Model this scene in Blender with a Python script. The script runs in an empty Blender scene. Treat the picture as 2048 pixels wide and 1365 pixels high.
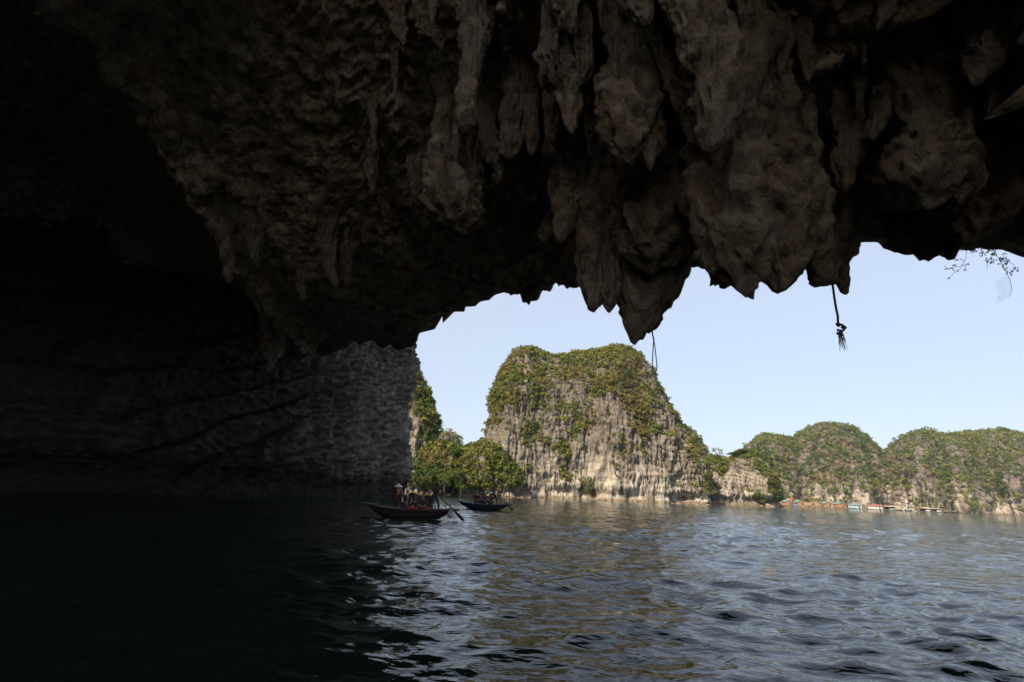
import bpy, bmesh, math, random
import numpy as np
from mathutils import Vector, Matrix

random.seed(7)
RNG = np.random.default_rng(7)
scene = bpy.context.scene
COL = scene.collection

# ------------------------------------------------------------------ camera
CAM_H, FPX, W0, H0 = 1.7, 967.0, 2048.0, 1365.0
PITCH, ROLL = math.atan(300.0 / FPX), math.radians(2.5)
_F = np.array([0, math.cos(PITCH), math.sin(PITCH)])
_R0 = np.array([1.0, 0, 0]); _U0 = np.array([0, -math.sin(PITCH), math.cos(PITCH)])
CR = math.cos(ROLL) * _R0 + math.sin(ROLL) * _U0
CU = -math.sin(ROLL) * _R0 + math.cos(ROLL) * _U0
cam_data = bpy.data.cameras.new("camera")
cam_data.sensor_width = 36.0
cam_data.lens = FPX / W0 * 36.0
cam_data.clip_start, cam_data.clip_end = 0.05, 8000
cam = bpy.data.objects.new("camera", cam_data)
COL.objects.link(cam)
M = Matrix(((CR[0], CU[0], -_F[0], 0), (CR[1], CU[1], -_F[1], 0), (CR[2], CU[2], -_F[2], CAM_H), (0, 0, 0, 1)))
cam.matrix_world = M
scene.camera = cam

# ------------------------------------------------------------------ sky, sun, exposure
SUN_EL, SUN_AZ_TRAVEL = math.radians(33), (0.63, 0.777)      # light travels forward and to the right
world = bpy.data.worlds.new("World"); scene.world = world; world.use_nodes = True
wn = world.node_tree; wn.nodes.clear()
wout = wn.nodes.new("ShaderNodeOutputWorld"); wbg = wn.nodes.new("ShaderNodeBackground")
sky = wn.nodes.new("ShaderNodeTexSky"); sky.sky_type = 'NISHITA'; sky.sun_disc = False
sky.sun_elevation = SUN_EL
sky.sun_rotation = math.atan2(-SUN_AZ_TRAVEL[0], -SUN_AZ_TRAVEL[1])
sky.air_density, sky.dust_density, sky.ozone_density, sky.altitude = 1.0, 2.2, 1.0, 0
hsv = wn.nodes.new("ShaderNodeHueSaturation"); hsv.inputs["Saturation"].default_value = 1.25
wbg.inputs["Strength"].default_value = 0.15
wt = wn.nodes.new("ShaderNodeMix"); wt.data_type = 'RGBA'; wt.inputs["Factor"].default_value = 0.72; wt.inputs[7].default_value = (3.02, 3.26, 3.8, 1)   # thin even haze over the whole sky
wn.links.new(sky.outputs[0], hsv.inputs["Color"]); wn.links.new(hsv.outputs[0], wt.inputs[6]); wn.links.new(wt.outputs[2], wbg.inputs["Color"]); wn.links.new(wbg.outputs[0], wout.inputs["Surface"])
sun_d = bpy.data.lights.new("sun", 'SUN'); sun_d.energy = 4.5; sun_d.angle = math.radians(0.6); sun_d.color = (1.0, 0.87, 0.68)
sun = bpy.data.objects.new("sun", sun_d); COL.objects.link(sun)
tv = Vector((SUN_AZ_TRAVEL[0] * math.cos(SUN_EL), SUN_AZ_TRAVEL[1] * math.cos(SUN_EL), -math.sin(SUN_EL)))
sun.rotation_euler = tv.to_track_quat('-Z', 'Y').to_euler(); sun.location = (0, 0, 200)
vs = scene.view_settings
vs.view_transform = 'Standard'; vs.look = 'None'; vs.gamma = 1.0; vs.exposure = 0.72; vs.use_curve_mapping = False
scene.cycles.max_bounces = 5
scene.cycles.diffuse_bounces = 3
scene.cycles.caustics_reflective = True
scene.cycles.blur_glossy = 0.6
scene.cycles.sample_clamp_indirect = 4.0
scene.cycles.caustics_refractive = False
scene.cycles.use_denoising = True
scene.cycles.use_adaptive_sampling = True
scene.cycles.adaptive_threshold = 0.02

# ------------------------------------------------------------------ helpers
def ray(px, py):
    return CR * ((px - W0 / 2) / FPX) + CU * ((H0 / 2 - py) / FPX) + _F
def U(px, py, Y):                       # the point of the place seen in that direction, Y metres ahead
    r = ray(px, py); s = Y / r[1]
    return np.array([r[0] * s, Y, CAM_H + r[2] * s])
def pxw(Y):                             # metres per photograph pixel at that distance
    return Y / FPX

def _h(ix, iy, iz, s):
    n = (ix.astype(np.int64) * 374761393 + iy.astype(np.int64) * 668265263 + iz.astype(np.int64) * 2147483647 + s * 974711) & 0xFFFFFFFF
    n = ((n ^ (n >> 13)) * 1274126177) & 0xFFFFFFFF
    n = ((n ^ (n >> 16)) * 2246822519) & 0xFFFFFFFF
    return (n ^ (n >> 15)) & 0xFFFFFFFF
def hashf(ix, iy, iz=0, s=0):
    ix = np.asarray(ix); iy = np.asarray(iy); iz = np.zeros_like(ix) + iz
    return _h(ix, iy, iz, s).astype(np.float64) / 4294967295.0
_G = np.array([[1,1,0],[-1,1,0],[1,-1,0],[-1,-1,0],[1,0,1],[-1,0,1],[1,0,-1],[-1,0,-1],[0,1,1],[0,-1,1],[0,1,-1],[0,-1,-1]], float)
def noise3(p, s=0):
    i = np.floor(p); f = p - i; i = i.astype(np.int64)
    u = f * f * f * (f * (f * 6 - 15) + 10)
    out = 0
    for dx in (0, 1):
        for dy in (0, 1):
            for dz in (0, 1):
                g = _G[_h(i[:, 0] + dx, i[:, 1] + dy, i[:, 2] + dz, s) % 12]
                d = (g * (f - (dx, dy, dz))).sum(1)
                w = (u[:, 0] if dx else 1 - u[:, 0]) * (u[:, 1] if dy else 1 - u[:, 1]) * (u[:, 2] if dz else 1 - u[:, 2])
                out = out + w * d
    return out
def fbm(p, oct=4, s=0, gain=0.5, ridged=False):
    a, o = 1.0, 0
    for k in range(oct):
        n = noise3(p * (2.03 ** k) + 17.3 * k, s + k)
        o = o + a * ((0.5 - np.abs(n) * 1.6) if ridged else n)
        a *= gain
    return o
def sstep(a, b, x):
    t = np.clip((x - a) / (b - a), 0, 1)
    return t * t * (3 - 2 * t)

def mesh_np(name, V, F, smooth=True, col=None):
    V = np.ascontiguousarray(V, np.float32); F = np.ascontiguousarray(F, np.int32)
    me = bpy.data.meshes.new(name); k = F.shape[1]
    me.vertices.add(len(V)); me.vertices.foreach_set("co", V.ravel())
    me.loops.add(F.size); me.loops.foreach_set("vertex_index", F.ravel())
    me.polygons.add(len(F)); me.polygons.foreach_set("loop_start", np.arange(0, F.size, k, dtype=np.int32))
    me.polygons.foreach_set("loop_total", np.full(len(F), k, np.int32))
    me.polygons.foreach_set("use_smooth", np.full(len(F), smooth, bool))
    if col is not None:
        at = me.color_attributes.new("Col", 'FLOAT_COLOR', 'POINT')
        at.data.foreach_set("color", np.ascontiguousarray(col, np.float32).ravel())
    me.update(calc_edges=True)
    return me
def grid_faces(nu, nv, wrap=False):
    i = np.arange(nu if wrap else nu - 1); j = np.arange(nv - 1)
    I, J = np.meshgrid(i, j, indexing='ij'); I2 = (I + 1) % nu
    return np.stack([I * nv + J, I2 * nv + J, I2 * nv + J + 1, I * nv + J + 1], -1).reshape(-1, 4)
def grid_normals(P, wrap=False):        # P (nu,nv,3)
    if wrap:
        du = np.roll(P, -1, 0) - np.roll(P, 1, 0)
    else:
        du = np.gradient(P, axis=0)
    dv = np.gradient(P, axis=1)
    n = np.cross(du, dv); l = np.linalg.norm(n, axis=-1, keepdims=True)
    return n / np.maximum(l, 1e-9)

def link(name, me, mat=None, parent=None, **props):
    o = bpy.data.objects.new(name, me); COL.objects.link(o)
    if mat is not None and me is not None:
        for m in (mat if isinstance(mat, (list, tuple)) else [mat]):
            me.materials.append(m)
    if parent is not None: o.parent = parent
    for k, v in props.items(): o[k] = v
    return o
def thing(name, label, category, loc=(0, 0, 0), rz=0.0, group=None):
    o = bpy.data.objects.new(name, None); COL.objects.link(o)
    o.location = loc; o.rotation_euler = (0, 0, rz); o["label"] = label; o["category"] = category
    if group: o["group"] = group
    return o

# simple solid collector ------------------------------------------------------
class MB:
    def __init__(s): s.v = []; s.f = []; s.m = []
    def add(s, V, F, mi=0):
        b = len(s.v); s.v += [tuple(map(float, q)) for q in V]; s.f += [tuple(i + b for i in q) for q in F]; s.m += [mi] * len(F)
        return s
    def box(s, c, d, mi=0, rz=0.0, ry=0.0):
        cx, cy, cz = c; hx, hy, hz = d[0] / 2, d[1] / 2, d[2] / 2
        R = Matrix.Rotation(rz, 3, 'Z') @ Matrix.Rotation(ry, 3, 'Y')
        V = [Vector(c) + R @ Vector((x * hx, y * hy, z * hz)) for x in (-1, 1) for y in (-1, 1) for z in (-1, 1)]
        return s.add(V, [(0, 1, 3, 2), (4, 6, 7, 5), (0, 4, 5, 1), (2, 3, 7, 6), (0, 2, 6, 4), (1, 5, 7, 3)], mi)
    def tube(s, pts, rad, n=8, mi=0, cap=True, squash=1.0):
        pts = [np.array(p, float) for p in pts]
        if np.isscalar(rad): rad = [rad] * len(pts)
        V, F = [], []
        for i, p in enumerate(pts):
            t = pts[min(i + 1, len(pts) - 1)] - pts[max(i - 1, 0)]; t = t / max(np.linalg.norm(t), 1e-9)
            a = np.cross(t, (0, 0, 1) if abs(t[2]) < 0.9 else (0, 1, 0)); a /= np.linalg.norm(a); b = np.cross(t, a)
            for k in range(n):
                q = 2 * math.pi * k / n
                V.append(p + rad[i] * (math.cos(q) * a + math.sin(q) * b * squash))
        for i in range(len(pts) - 1):
            for k in range(n):
                F.append((i * n + k, i * n + (k + 1) % n, (i + 1) * n + (k + 1) % n, (i + 1) * n + k))
        if cap:
            F.append(tuple(range(n - 1, -1, -1))); F.append(tuple((len(pts) - 1) * n + k for k in range(n)))
        return s.add(V, F, mi)
    def ball(s, c, r, n=12, m=8, mi=0):
        r = (r, r, r) if np.isscalar(r) else r
        V, F = [], []
        for i in range(m + 1):
            th = math.pi * i / m
            for k in range(n):
                ph = 2 * math.pi * k / n
                V.append((c[0] + r[0] * math.sin(th) * math.cos(ph), c[1] + r[1] * math.sin(th) * math.sin(ph), c[2] + r[2] * math.cos(th)))
        for i in range(m):
            for k in range(n):
                F.append((i * n + k, (i + 1) * n + k, (i + 1) * n + (k + 1) % n, i * n + (k + 1) % n))
        return s.add(V, F, mi)
    def mesh(s, name, smooth=False):
        me = bpy.data.meshes.new(name); me.from_pydata(s.v, [], s.f)
        me.polygons.foreach_set("material_index", s.m)
        if smooth: me.polygons.foreach_set("use_smooth", [True] * len(s.f))
        me.update()
        return me
    def build(s, name, mat, parent=None, smooth=False, **props):
        return link(name, s.mesh(name, smooth), mat, parent, **props)

# ------------------------------------------------------------------ materials
def mat_new(name):
    m = bpy.data.materials.new(name); m.use_nodes = True
    nt = m.node_tree; return m, nt, nt.nodes["Principled BSDF"], nt.nodes, nt.links
def ramp(N, L, src, stops, interp='LINEAR'):
    r = N.new("ShaderNodeValToRGB"); r.color_ramp.interpolation = interp
    e = r.color_ramp.elements
    while len(e) < len(stops): e.new(0.5)
    for q, (p, c) in zip(e, stops): q.position = p; q.color = (*c, 1) if len(c) == 3 else c
    L.new(src, r.inputs[0]); return r.outputs[0]
def nz(N, L, vec, scale, detail=6, rough=0.6, dist=0.0):
    n = N.new("ShaderNodeTexNoise"); n.inputs["Scale"].default_value = scale; n.inputs["Detail"].default_value = detail
    n.inputs["Roughness"].default_value = rough; n.inputs["Distortion"].default_value = dist
    L.new(vec, n.inputs["Vector"]); return n.outputs["Fac"]
def mapping(N, L, src, scale=(1, 1, 1), rot=(0, 0, 0)):
    m = N.new("ShaderNodeMapping"); m.inputs["Scale"].default_value = scale; m.inputs["Rotation"].default_value = rot
    L.new(src, m.inputs["Vector"]); return m.outputs[0]
def mix(N, L, fac, a, b, mode='MIX'):
    m = N.new("ShaderNodeMix"); m.data_type = 'RGBA'; m.blend_type = mode
    if isinstance(fac, (int, float)): m.inputs["Factor"].default_value = fac
    else: L.new(fac, m.inputs["Factor"])
    for k, v in ((6, a), (7, b)):
        if isinstance(v, tuple): m.inputs[k].default_value = (*v, 1)
        else: L.new(v, m.inputs[k])
    return m.outputs[2]
def math_n(N, L, op, a, b=None):
    m = N.new("ShaderNodeMath"); m.operation = op
    for k, v in ((0, a), (1, b)):
        if v is None: continue
        if isinstance(v, (int, float)): m.inputs[k].default_value = v
        else: L.new(v, m.inputs[k])
    return m.outputs[0]
def bump(N, L, height, strength, dist, prev=None):
    b = N.new("ShaderNodeBump"); b.inputs["Strength"].default_value = strength; b.inputs["Distance"].default_value = dist
    L.new(height, b.inputs["Height"])
    if prev is not None: L.new(prev, b.inputs["Normal"])
    return b.outputs[0]

def plain(name, color, rough=0.7, metal=0.0, var=0.15, scale=6.0):
    m, nt, B, N, L = mat_new(name)
    tc = N.new("ShaderNodeTexCoord").outputs["Object"]
    n = nz(N, L, tc, scale, 5)
    lo = tuple(max(0, c * (1 - var)) for c in color); hi = tuple(min(1, c * (1 + var)) for c in color)
    L.new(ramp(N, L, n, [(0.3, lo), (0.7, hi)]), B.inputs["Base Color"])
    B.inputs["Roughness"].default_value = rough; B.inputs["Metallic"].default_value = metal
    return m

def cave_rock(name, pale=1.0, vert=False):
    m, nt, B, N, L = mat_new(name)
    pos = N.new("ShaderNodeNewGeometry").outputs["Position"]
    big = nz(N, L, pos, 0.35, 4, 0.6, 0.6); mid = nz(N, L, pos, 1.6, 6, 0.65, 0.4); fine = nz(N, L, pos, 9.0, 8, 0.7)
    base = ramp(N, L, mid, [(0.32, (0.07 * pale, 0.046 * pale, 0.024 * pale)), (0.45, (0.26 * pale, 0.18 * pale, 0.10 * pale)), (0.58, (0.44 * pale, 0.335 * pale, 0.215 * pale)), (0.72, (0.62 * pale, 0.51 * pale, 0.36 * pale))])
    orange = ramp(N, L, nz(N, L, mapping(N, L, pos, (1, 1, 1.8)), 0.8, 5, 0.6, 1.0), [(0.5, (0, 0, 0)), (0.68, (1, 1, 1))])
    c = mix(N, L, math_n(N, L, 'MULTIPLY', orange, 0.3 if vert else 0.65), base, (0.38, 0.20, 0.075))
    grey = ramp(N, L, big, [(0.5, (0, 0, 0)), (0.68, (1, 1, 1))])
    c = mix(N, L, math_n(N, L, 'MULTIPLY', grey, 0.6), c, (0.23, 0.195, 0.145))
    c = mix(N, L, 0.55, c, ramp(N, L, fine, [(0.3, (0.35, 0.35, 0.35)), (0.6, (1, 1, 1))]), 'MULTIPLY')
    L.new(c, B.inputs["Base Color"]); B.inputs["Roughness"].default_value = 0.85
    B.inputs["Specular IOR Level"].default_value = 0.25
    v = N.new("ShaderNodeTexVoronoi"); v.inputs["Scale"].default_value = 9.0; L.new(pos, v.inputs["Vector"])
    b1 = bump(N, L, v.outputs["Distance"], 0.8, 0.09)
    b2 = bump(N, L, fine, 0.9, 0.10, b1)
    b3 = bump(N, L, nz(N, L, mapping(N, L, pos, (1.6, 1.6, 0.4) if vert else (1, 1, 3.0), (0, 0, 0) if vert else (0.25, 0.1, 0)), 3.5, 8, 0.65, 0.6), 0.9, 0.28, b2)
    L.new(b3, B.inputs["Normal"])
    return m

def limestone(name, tint=(1, 1, 1), band=True, scale=1.0, painted_shade=False, joint=0.42, tilt=-0.14, smap=((1, 1, 0.22), (0, 0, 0)), pale_amt=0.9):
    m, nt, B, N, L = mat_new(name)
    pos = N.new("ShaderNodeNewGeometry").outputs["Position"]
    sep = N.new("ShaderNodeSeparateXYZ"); L.new(pos, sep.inputs[0]); z = sep.outputs["Z"]
    streak = nz(N, L, mapping(N, L, pos, *smap), 0.9 / scale, 6, 0.7, 0.3)
    patch = nz(N, L, pos, 0.13 / scale, 5, 0.6, 0.5)
    g = ramp(N, L, streak, [(0.25, (0.05, 0.044, 0.04)), (0.45, (0.15, 0.13, 0.11)), (0.6, (0.25, 0.215, 0.18)), (0.78, (0.38, 0.33, 0.27))])
    pale = ramp(N, L, nz(N, L, mapping(N, L, pos, (1, 1, 0.35)), 0.22 / scale, 6, 0.65, 0.8), [(0.43, (0, 0, 0)), (0.6, (1, 1, 1))])
    low = N.new("ShaderNodeMapRange"); L.new(z, low.inputs[0]); low.inputs[1].default_value = 24; low.inputs[2].default_value = 5; 
    c = mix(N, L, math_n(N, L, 'MULTIPLY', math_n(N, L, 'MULTIPLY', pale, low.outputs[0]), pale_amt), g, (0.60, 0.53, 0.43))
    c = mix(N, L, math_n(N, L, 'MULTIPLY', ramp(N, L, patch, [(0.52, (0, 0, 0)), (0.7, (1, 1, 1))]), 0.35), c, (0.36, 0.25, 0.15))
    if band:
        bd = N.new("ShaderNodeMapRange"); L.new(math_n(N, L, 'ADD', z, math_n(N, L, 'MULTIPLY', streak, 1.6)), bd.inputs[0]); bd.inputs[1].default_value = 1.75; bd.inputs[2].default_value = 1.3
        c = mix(N, L, math_n(N, L, 'MULTIPLY', bd.outputs[0], 0.75), c, (0.23, 0.16, 0.09))
    crack = ramp(N, L, nz(N, L, mapping(N, L, pos, (0.8, 0.8, 2.0), (0, 0.12, 0)), 0.75 / scale, 8, 0.75, 0.4), [(0.36, (0.25, 0.25, 0.25)), (0.46, (1, 1, 1))])
    c = mix(N, L, 0.8, c, crack, 'MULTIPLY')
    # bedding planes and joints, tilted, broken up by noise
    wv = N.new("ShaderNodeVectorMath"); wv.operation = 'MULTIPLY_ADD'; wn_ = N.new("ShaderNodeTexNoise"); wn_.inputs["Scale"].default_value = 0.12 / scale; wn_.inputs["Detail"].default_value = 4; L.new(pos, wn_.inputs["Vector"])
    L.new(wn_.outputs["Color"], wv.inputs[0]); wv.inputs[1].default_value = (5 * scale,) * 3; L.new(pos, wv.inputs[2])
    sp2 = N.new("ShaderNodeSeparateXYZ"); L.new(wv.outputs[0], sp2.inputs[0])
    cb = N.new("ShaderNodeCombineXYZ"); L.new(math_n(N, L, 'ADD', sp2.outputs["X"], math_n(N, L, 'MULTIPLY', sp2.outputs["Y"], 0.45)), cb.inputs[0]); L.new(math_n(N, L, 'ADD', sp2.outputs["Z"], math_n(N, L, 'MULTIPLY', sp2.outputs["X"], tilt)), cb.inputs[1])
    bt = N.new("ShaderNodeTexBrick"); L.new(cb.outputs[0], bt.inputs["Vector"]); bt.inputs["Scale"].default_value = 1.0; bt.inputs["Brick Width"].default_value = 3.4 * scale; bt.inputs["Row Height"].default_value = 1.7 * scale
    bt.inputs["Mortar Size"].default_value = 0.16 * scale; bt.inputs["Mortar Smooth"].default_value = 0.6; bt.inputs["Color1"].default_value = (1, 1, 1, 1); bt.inputs["Color2"].default_value = (0.72, 0.72, 0.72, 1); bt.inputs["Mortar"].default_value = (0.12, 0.11, 0.10, 1); bt.offset = 0.37; bt.squash = 0.7
    c = mix(N, L, math_n(N, L, 'MULTIPLY', ramp(N, L, nz(N, L, pos, 0.09 / scale, 4, 0.6), [(0.40, (0.15, 0.15, 0.15)), (0.58, (1, 1, 1))]), joint), c, bt.outputs["Color"], 'MULTIPLY')
    c = mix(N, L, 1.0, c, tint, 'MULTIPLY')
    if painted_shade:      # shade inside the cave put into the rock colour as near-black
        inner_shade = N.new("ShaderNodeMapRange"); inner_shade.inputs[1].default_value = 77; inner_shade.inputs[2].default_value = 64
        L.new(math_n(N, L, 'ADD', sep.outputs["Y"], math_n(N, L, 'MULTIPLY', nz(N, L, pos, 0.16, 4, 0.6, 0.5), 12.0)), inner_shade.inputs[0])
        base_shade = N.new("ShaderNodeMapRange"); base_shade.inputs[1].default_value = 5.2; base_shade.inputs[2].default_value = 3.6      # shade of the undercut base painted into the colour above the water
        L.new(math_n(N, L, 'ADD', z, math_n(N, L, 'MULTIPLY', streak, 3.0)), base_shade.inputs[0])
        c = mix(N, L, math_n(N, L, 'MULTIPLY', base_shade.outputs[0], 0.9), c, (0.012, 0.013, 0.010))
        c = mix(N, L, math_n(N, L, 'MULTIPLY', inner_shade.outputs[0], 0.86), c, (0.026, 0.024, 0.022))
    L.new(c, B.inputs["Base Color"]); B.inputs["Roughness"].default_value = 0.9; B.inputs["Specular IOR Level"].default_value = 0.15
    b0 = bump(N, L, bt.outputs['Fac'], 0.8 * joint, -0.5 * scale)
    b1 = bump(N, L, streak, 0.7, 0.7 * scale, b0)
    b2 = bump(N, L, nz(N, L, mapping(N, L, pos, (1, 1, 0.45)), 1.2 / scale, 8, 0.7), 0.9, 0.7 * scale, b1)
    L.new(b2, B.inputs["Normal"])
    return m

def leaf_mat(name, tr=0.25):
    m, nt, B, N, L = mat_new(name)
    at = N.new("ShaderNodeAttribute"); at.attribute_name = "Col"
    pos = N.new("ShaderNodeNewGeometry").outputs["Position"]
    n = nz(N, L, pos, 1.1, 4)
    c = mix(N, L, 0.6, at.outputs["Color"], ramp(N, L, n, [(0.3, (0.8, 0.82, 0.75)), (0.7, (1.2, 1.18, 1.1))]), 'MULTIPLY')
    L.new(c, B.inputs["Base Color"]); B.inputs["Roughness"].default_value = 0.65; B.inputs["Specular IOR Level"].default_value = 0.2
    t = N.new("ShaderNodeBsdfTranslucent"); L.new(c, t.inputs["Color"])
    ms = N.new("ShaderNodeMixShader"); ms.inputs[0].default_value = tr
    L.new(B.outputs[0], ms.inputs[1]); L.new(t.outputs[0], ms.inputs[2]); L.new(ms.outputs[0], N["Material Output"].inputs["Surface"])
    return m

def wood(name, color, rough=0.6):
    m, nt, B, N, L = mat_new(name)
    tc = N.new("ShaderNodeTexCoord").outputs["Object"]
    n = nz(N, L, mapping(N, L, tc, (1, 9, 9)), 2.5, 7, 0.7, 0.5)
    L.new(ramp(N, L, n, [(0.3, tuple(c * 0.55 for c in color)), (0.7, tuple(c * 1.25 for c in color))]), B.inputs["Base Color"])
    B.inputs["Roughness"].default_value = rough
    L.new(bump(N, L, n, 0.4, 0.01), B.inputs["Normal"])
    return m

def water_mat():
    m, nt, B, N, L = mat_new("sea_water")
    pos = N.new("ShaderNodeNewGeometry").outputs["Position"]
    n = nz(N, L, pos, 0.05, 3)
    sp = N.new("ShaderNodeSeparateXYZ"); L.new(pos, sp.inputs[0])
    bay = N.new("ShaderNodeMapRange"); bay.inputs[1].default_value = 70; bay.inputs[2].default_value = 190     # silty bay; its sunlit teal and the near shade are put into the colour
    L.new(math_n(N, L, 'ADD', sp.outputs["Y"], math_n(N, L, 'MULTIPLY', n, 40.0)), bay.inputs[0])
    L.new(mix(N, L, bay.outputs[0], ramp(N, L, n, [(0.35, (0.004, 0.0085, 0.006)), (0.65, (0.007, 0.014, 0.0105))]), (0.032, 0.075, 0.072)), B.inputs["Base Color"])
    B.inputs["Roughness"].default_value = 0.035; B.inputs["IOR"].default_value = 1.33
    b = bump(N, L, nz(N, L, mapping(N, L, pos, (0.75, 1.25, 1)), 16.0, 2, 0.5, 0.2), 1.0, 0.001)
    b = bump(N, L, nz(N, L, mapping(N, L, pos, (0.75, 1.25, 1), (0, 0, 0.3)), 5.0, 3, 0.5, 0.3), 1.0, 0.015, b)
    b2 = bump(N, L, nz(N, L, mapping(N, L, pos, (0.7, 1.2, 1), (0, 0, -0.2)), 1.7, 3, 0.5, 0.3), 1.0, 0.07, b)
    L.new(b2, B.inputs["Normal"])
    return m

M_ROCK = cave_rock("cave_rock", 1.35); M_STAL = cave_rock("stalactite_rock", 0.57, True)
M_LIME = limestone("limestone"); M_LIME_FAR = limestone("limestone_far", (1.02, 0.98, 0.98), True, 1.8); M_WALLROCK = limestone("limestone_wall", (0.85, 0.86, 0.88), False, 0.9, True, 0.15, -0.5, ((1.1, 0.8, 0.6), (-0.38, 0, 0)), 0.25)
M_LEAF = leaf_mat("foliage"); M_WATER = water_mat()

# ================================================================== WATER
def build_water():
    na, nr = 600, 600
    az = np.radians(np.linspace(-66, 66, na)); r = np.geomspace(3.0, 640.0, nr)
    A, R = np.meshgrid(az, r, indexing='ij')
    X, Y = R * np.sin(A), R * np.cos(A)
    dr = np.maximum(R * math.log(300) / nr * 0.75, R * math.radians(132) / na)
    dx = np.zeros_like(X); dy = np.zeros_like(X); Z = np.zeros_like(X)
    rg = np.random.default_rng(3)
    # gusts: the chop is rougher in some patches than in others
    P = np.stack([X * 0.10, Y * 0.10, X * 0], -1).reshape(-1, 3)
    gust = (1.0 + 0.9 * fbm(P, 2, 5)).reshape(X.shape)
    warp = noise3(P * 3.1, 9).reshape(X.shape) * 0.9
    for k in range(96):
        Lw = 0.17 * (3.6 / 0.17) ** rg.random()
        th = math.radians(-72 + rg.normal() * 38)
        a = 0.0040 * Lw * (0.6 + 0.8 * rg.random()) * (1.2 if 0.25 < Lw < 1.3 else 0.55)
        kx, ky = math.cos(th), math.sin(th); kk = 2 * math.pi / Lw
        att = sstep(1.8, 3.6, Lw / dr)
        ph = kk * (kx * X + ky * Y) + rg.random() * 6.28 + warp * (1 + 0.5 * rg.random()) * 2.0
        aa = a * att * gust
        s, c = np.sin(ph), np.cos(ph)
        Z += aa * c; dx -= aa * 0.85 * kx * s; dy -= aa * 0.85 * ky * s
    V = np.stack([X + dx, Y + dy, Z], -1).reshape(-1, 3)
    F = grid_faces(na, nr)[:, ::-1]
    # the rest of the sea: round behind and below, and out to the horizon
    nb = 96; az2 = np.radians(np.linspace(66, 294, nb)); r2 = np.geomspace(3.0, 640.0, 30)
    A2, R2 = np.meshgrid(az2, r2, indexing='ij'); Z2 = np.zeros_like(A2); Z2[0] = 0; 
    V2 = np.stack([R2 * np.sin(A2), R2 * np.cos(A2), Z2], -1).reshape(-1, 3); F2 = grid_faces(nb, 30)[:, ::-1] + len(V)
    b = len(V) + len(V2); nc = 64; az3 = np.linspace(0, 2 * math.pi, nc, endpoint=False)
    V3 = [np.stack([q * np.sin(az3), q * np.cos(az3), 0 * az3 - (0.03 if q < 10 else 0.02)], -1) for q in (0.01, 3.1, 638.0, 650.0)]
    F3 = []
    for p in (0, 2):
        for k in range(nc):
            F3.append((b + p * nc + k, b + (p + 1) * nc + k, b + (p + 1) * nc + (k + 1) % nc, b + p * nc + (k + 1) % nc))
    V = np.vstack([V, V2] + V3); F = np.vstack([F, F2, np.array(F3)[:, ::-1]])
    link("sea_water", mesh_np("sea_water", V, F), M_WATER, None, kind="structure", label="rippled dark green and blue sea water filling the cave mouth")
build_water()

# ================================================================== CAVE ROOF
RIM = [(641,716),(671,703),(699,694),(712,681),(720,694),(732,685),(742,667),(752,690),(766,698),(780,690),(797,703),(812,695),(822,694),(830,687),(835,680),(838,666),(858,662),(870,659),(885,647),(886,631),(908,624),(929,624),(931,614),(951,613),(959,604),(977,601),(990,591),(1010,585),(1019,586),(1023,591),(1027,583),(1040,583),(1047,604),(1058,607),(1061,602),(1077,604),(1079,596),(1085,580),(1101,584),(1112,568),(1115,576),(1127,572),(1133,578),(1141,571),(1149,576),(1158,573),(1175,575),(1230,575),(1290,572),(1336,580),(1344,576),(1353,582),(1358,566),(1364,558),(1375,556),(1381,533),(1400,530),(1410,533),(1425,540),(1470,545),(1540,545),(1593,545),(1602,532),(1604,524),(1620,529),(1640,535),(1686,530),(1694,529),(1699,512),(1708,513),(1718,505),(1720,489),(1750,489),(1767,500),(1796,503),(1827,508),(1843,510),(1856,514),(1871,515),(1878,510),(1889,518),(1903,522),(1906,516),(1913,518),(1919,511),(1920,499),(1944,502),(1952,497),(2001,498),(2020,506),(2048,516),(2090,535),(2150,560)]
DEPTH = [(640,50),(740,45),(838,37),(900,33),(1000,26),(1100,21),(1160,18.5),(1300,16.5),(1400,15),(1600,14),(1750,14),(1900,14),(2048,14.5),(2150,13)]
def rim_depth(px): return np.interp(px, [d[0] for d in DEPTH], [d[1] for d in DEPTH])

# smooth base height of the ceiling: thin-plate spline through surveyed points
_ctrl = [(0,0,18),(-6,5,20),(0,9,16),(7,9,13),(13,7,12.5),(-8,11,18.8),(-10,18,16.4),(-4,15,15.0),(5,12,10.8),(-13,27,13.2),(10,0,16),(-6,-6,19),(0,-14,20),(10,-14,18),(20,0,13),(24,10,9),(-20,40,15.0)]
for _p in [(640,716),(740,685),(838,666),(920,622),(1000,588),(1110,574),(1220,570),(1330,570),(1400,532),(1500,540),(1600,530),(1740,489),(1880,510),(2000,498),(2090,535)]:
    q = U(_p[0], _p[1], float(rim_depth(_p[0]))); _ctrl.append(tuple(q))
_ctrl = np.array(_ctrl)
def _tps(d): return np.where(d > 1e-9, d * d * np.log(np.maximum(d, 1e-9)), 0)
_n = len(_ctrl)
_K = _tps(np.linalg.norm(_ctrl[:, None, :2] - _ctrl[None, :, :2], axis=2)) + np.eye(_n) * 0.6
_Pm = np.hstack([np.ones((_n, 1)), _ctrl[:, :2]])
_A = np.block([[_K, _Pm], [_Pm.T, np.zeros((3, 3))]])
_sol = np.linalg.solve(_A, np.concatenate([_ctrl[:, 2], np.zeros(3)]))
def ceil_base(X, Y):
    o = _sol[_n] + _sol[_n + 1] * X + _sol[_n + 2] * Y
    for k in range(_n):
        o = o + _sol[k] * _tps(np.hypot(X - _ctrl[k, 0], Y - _ctrl[k, 1]))
    return o
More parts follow.
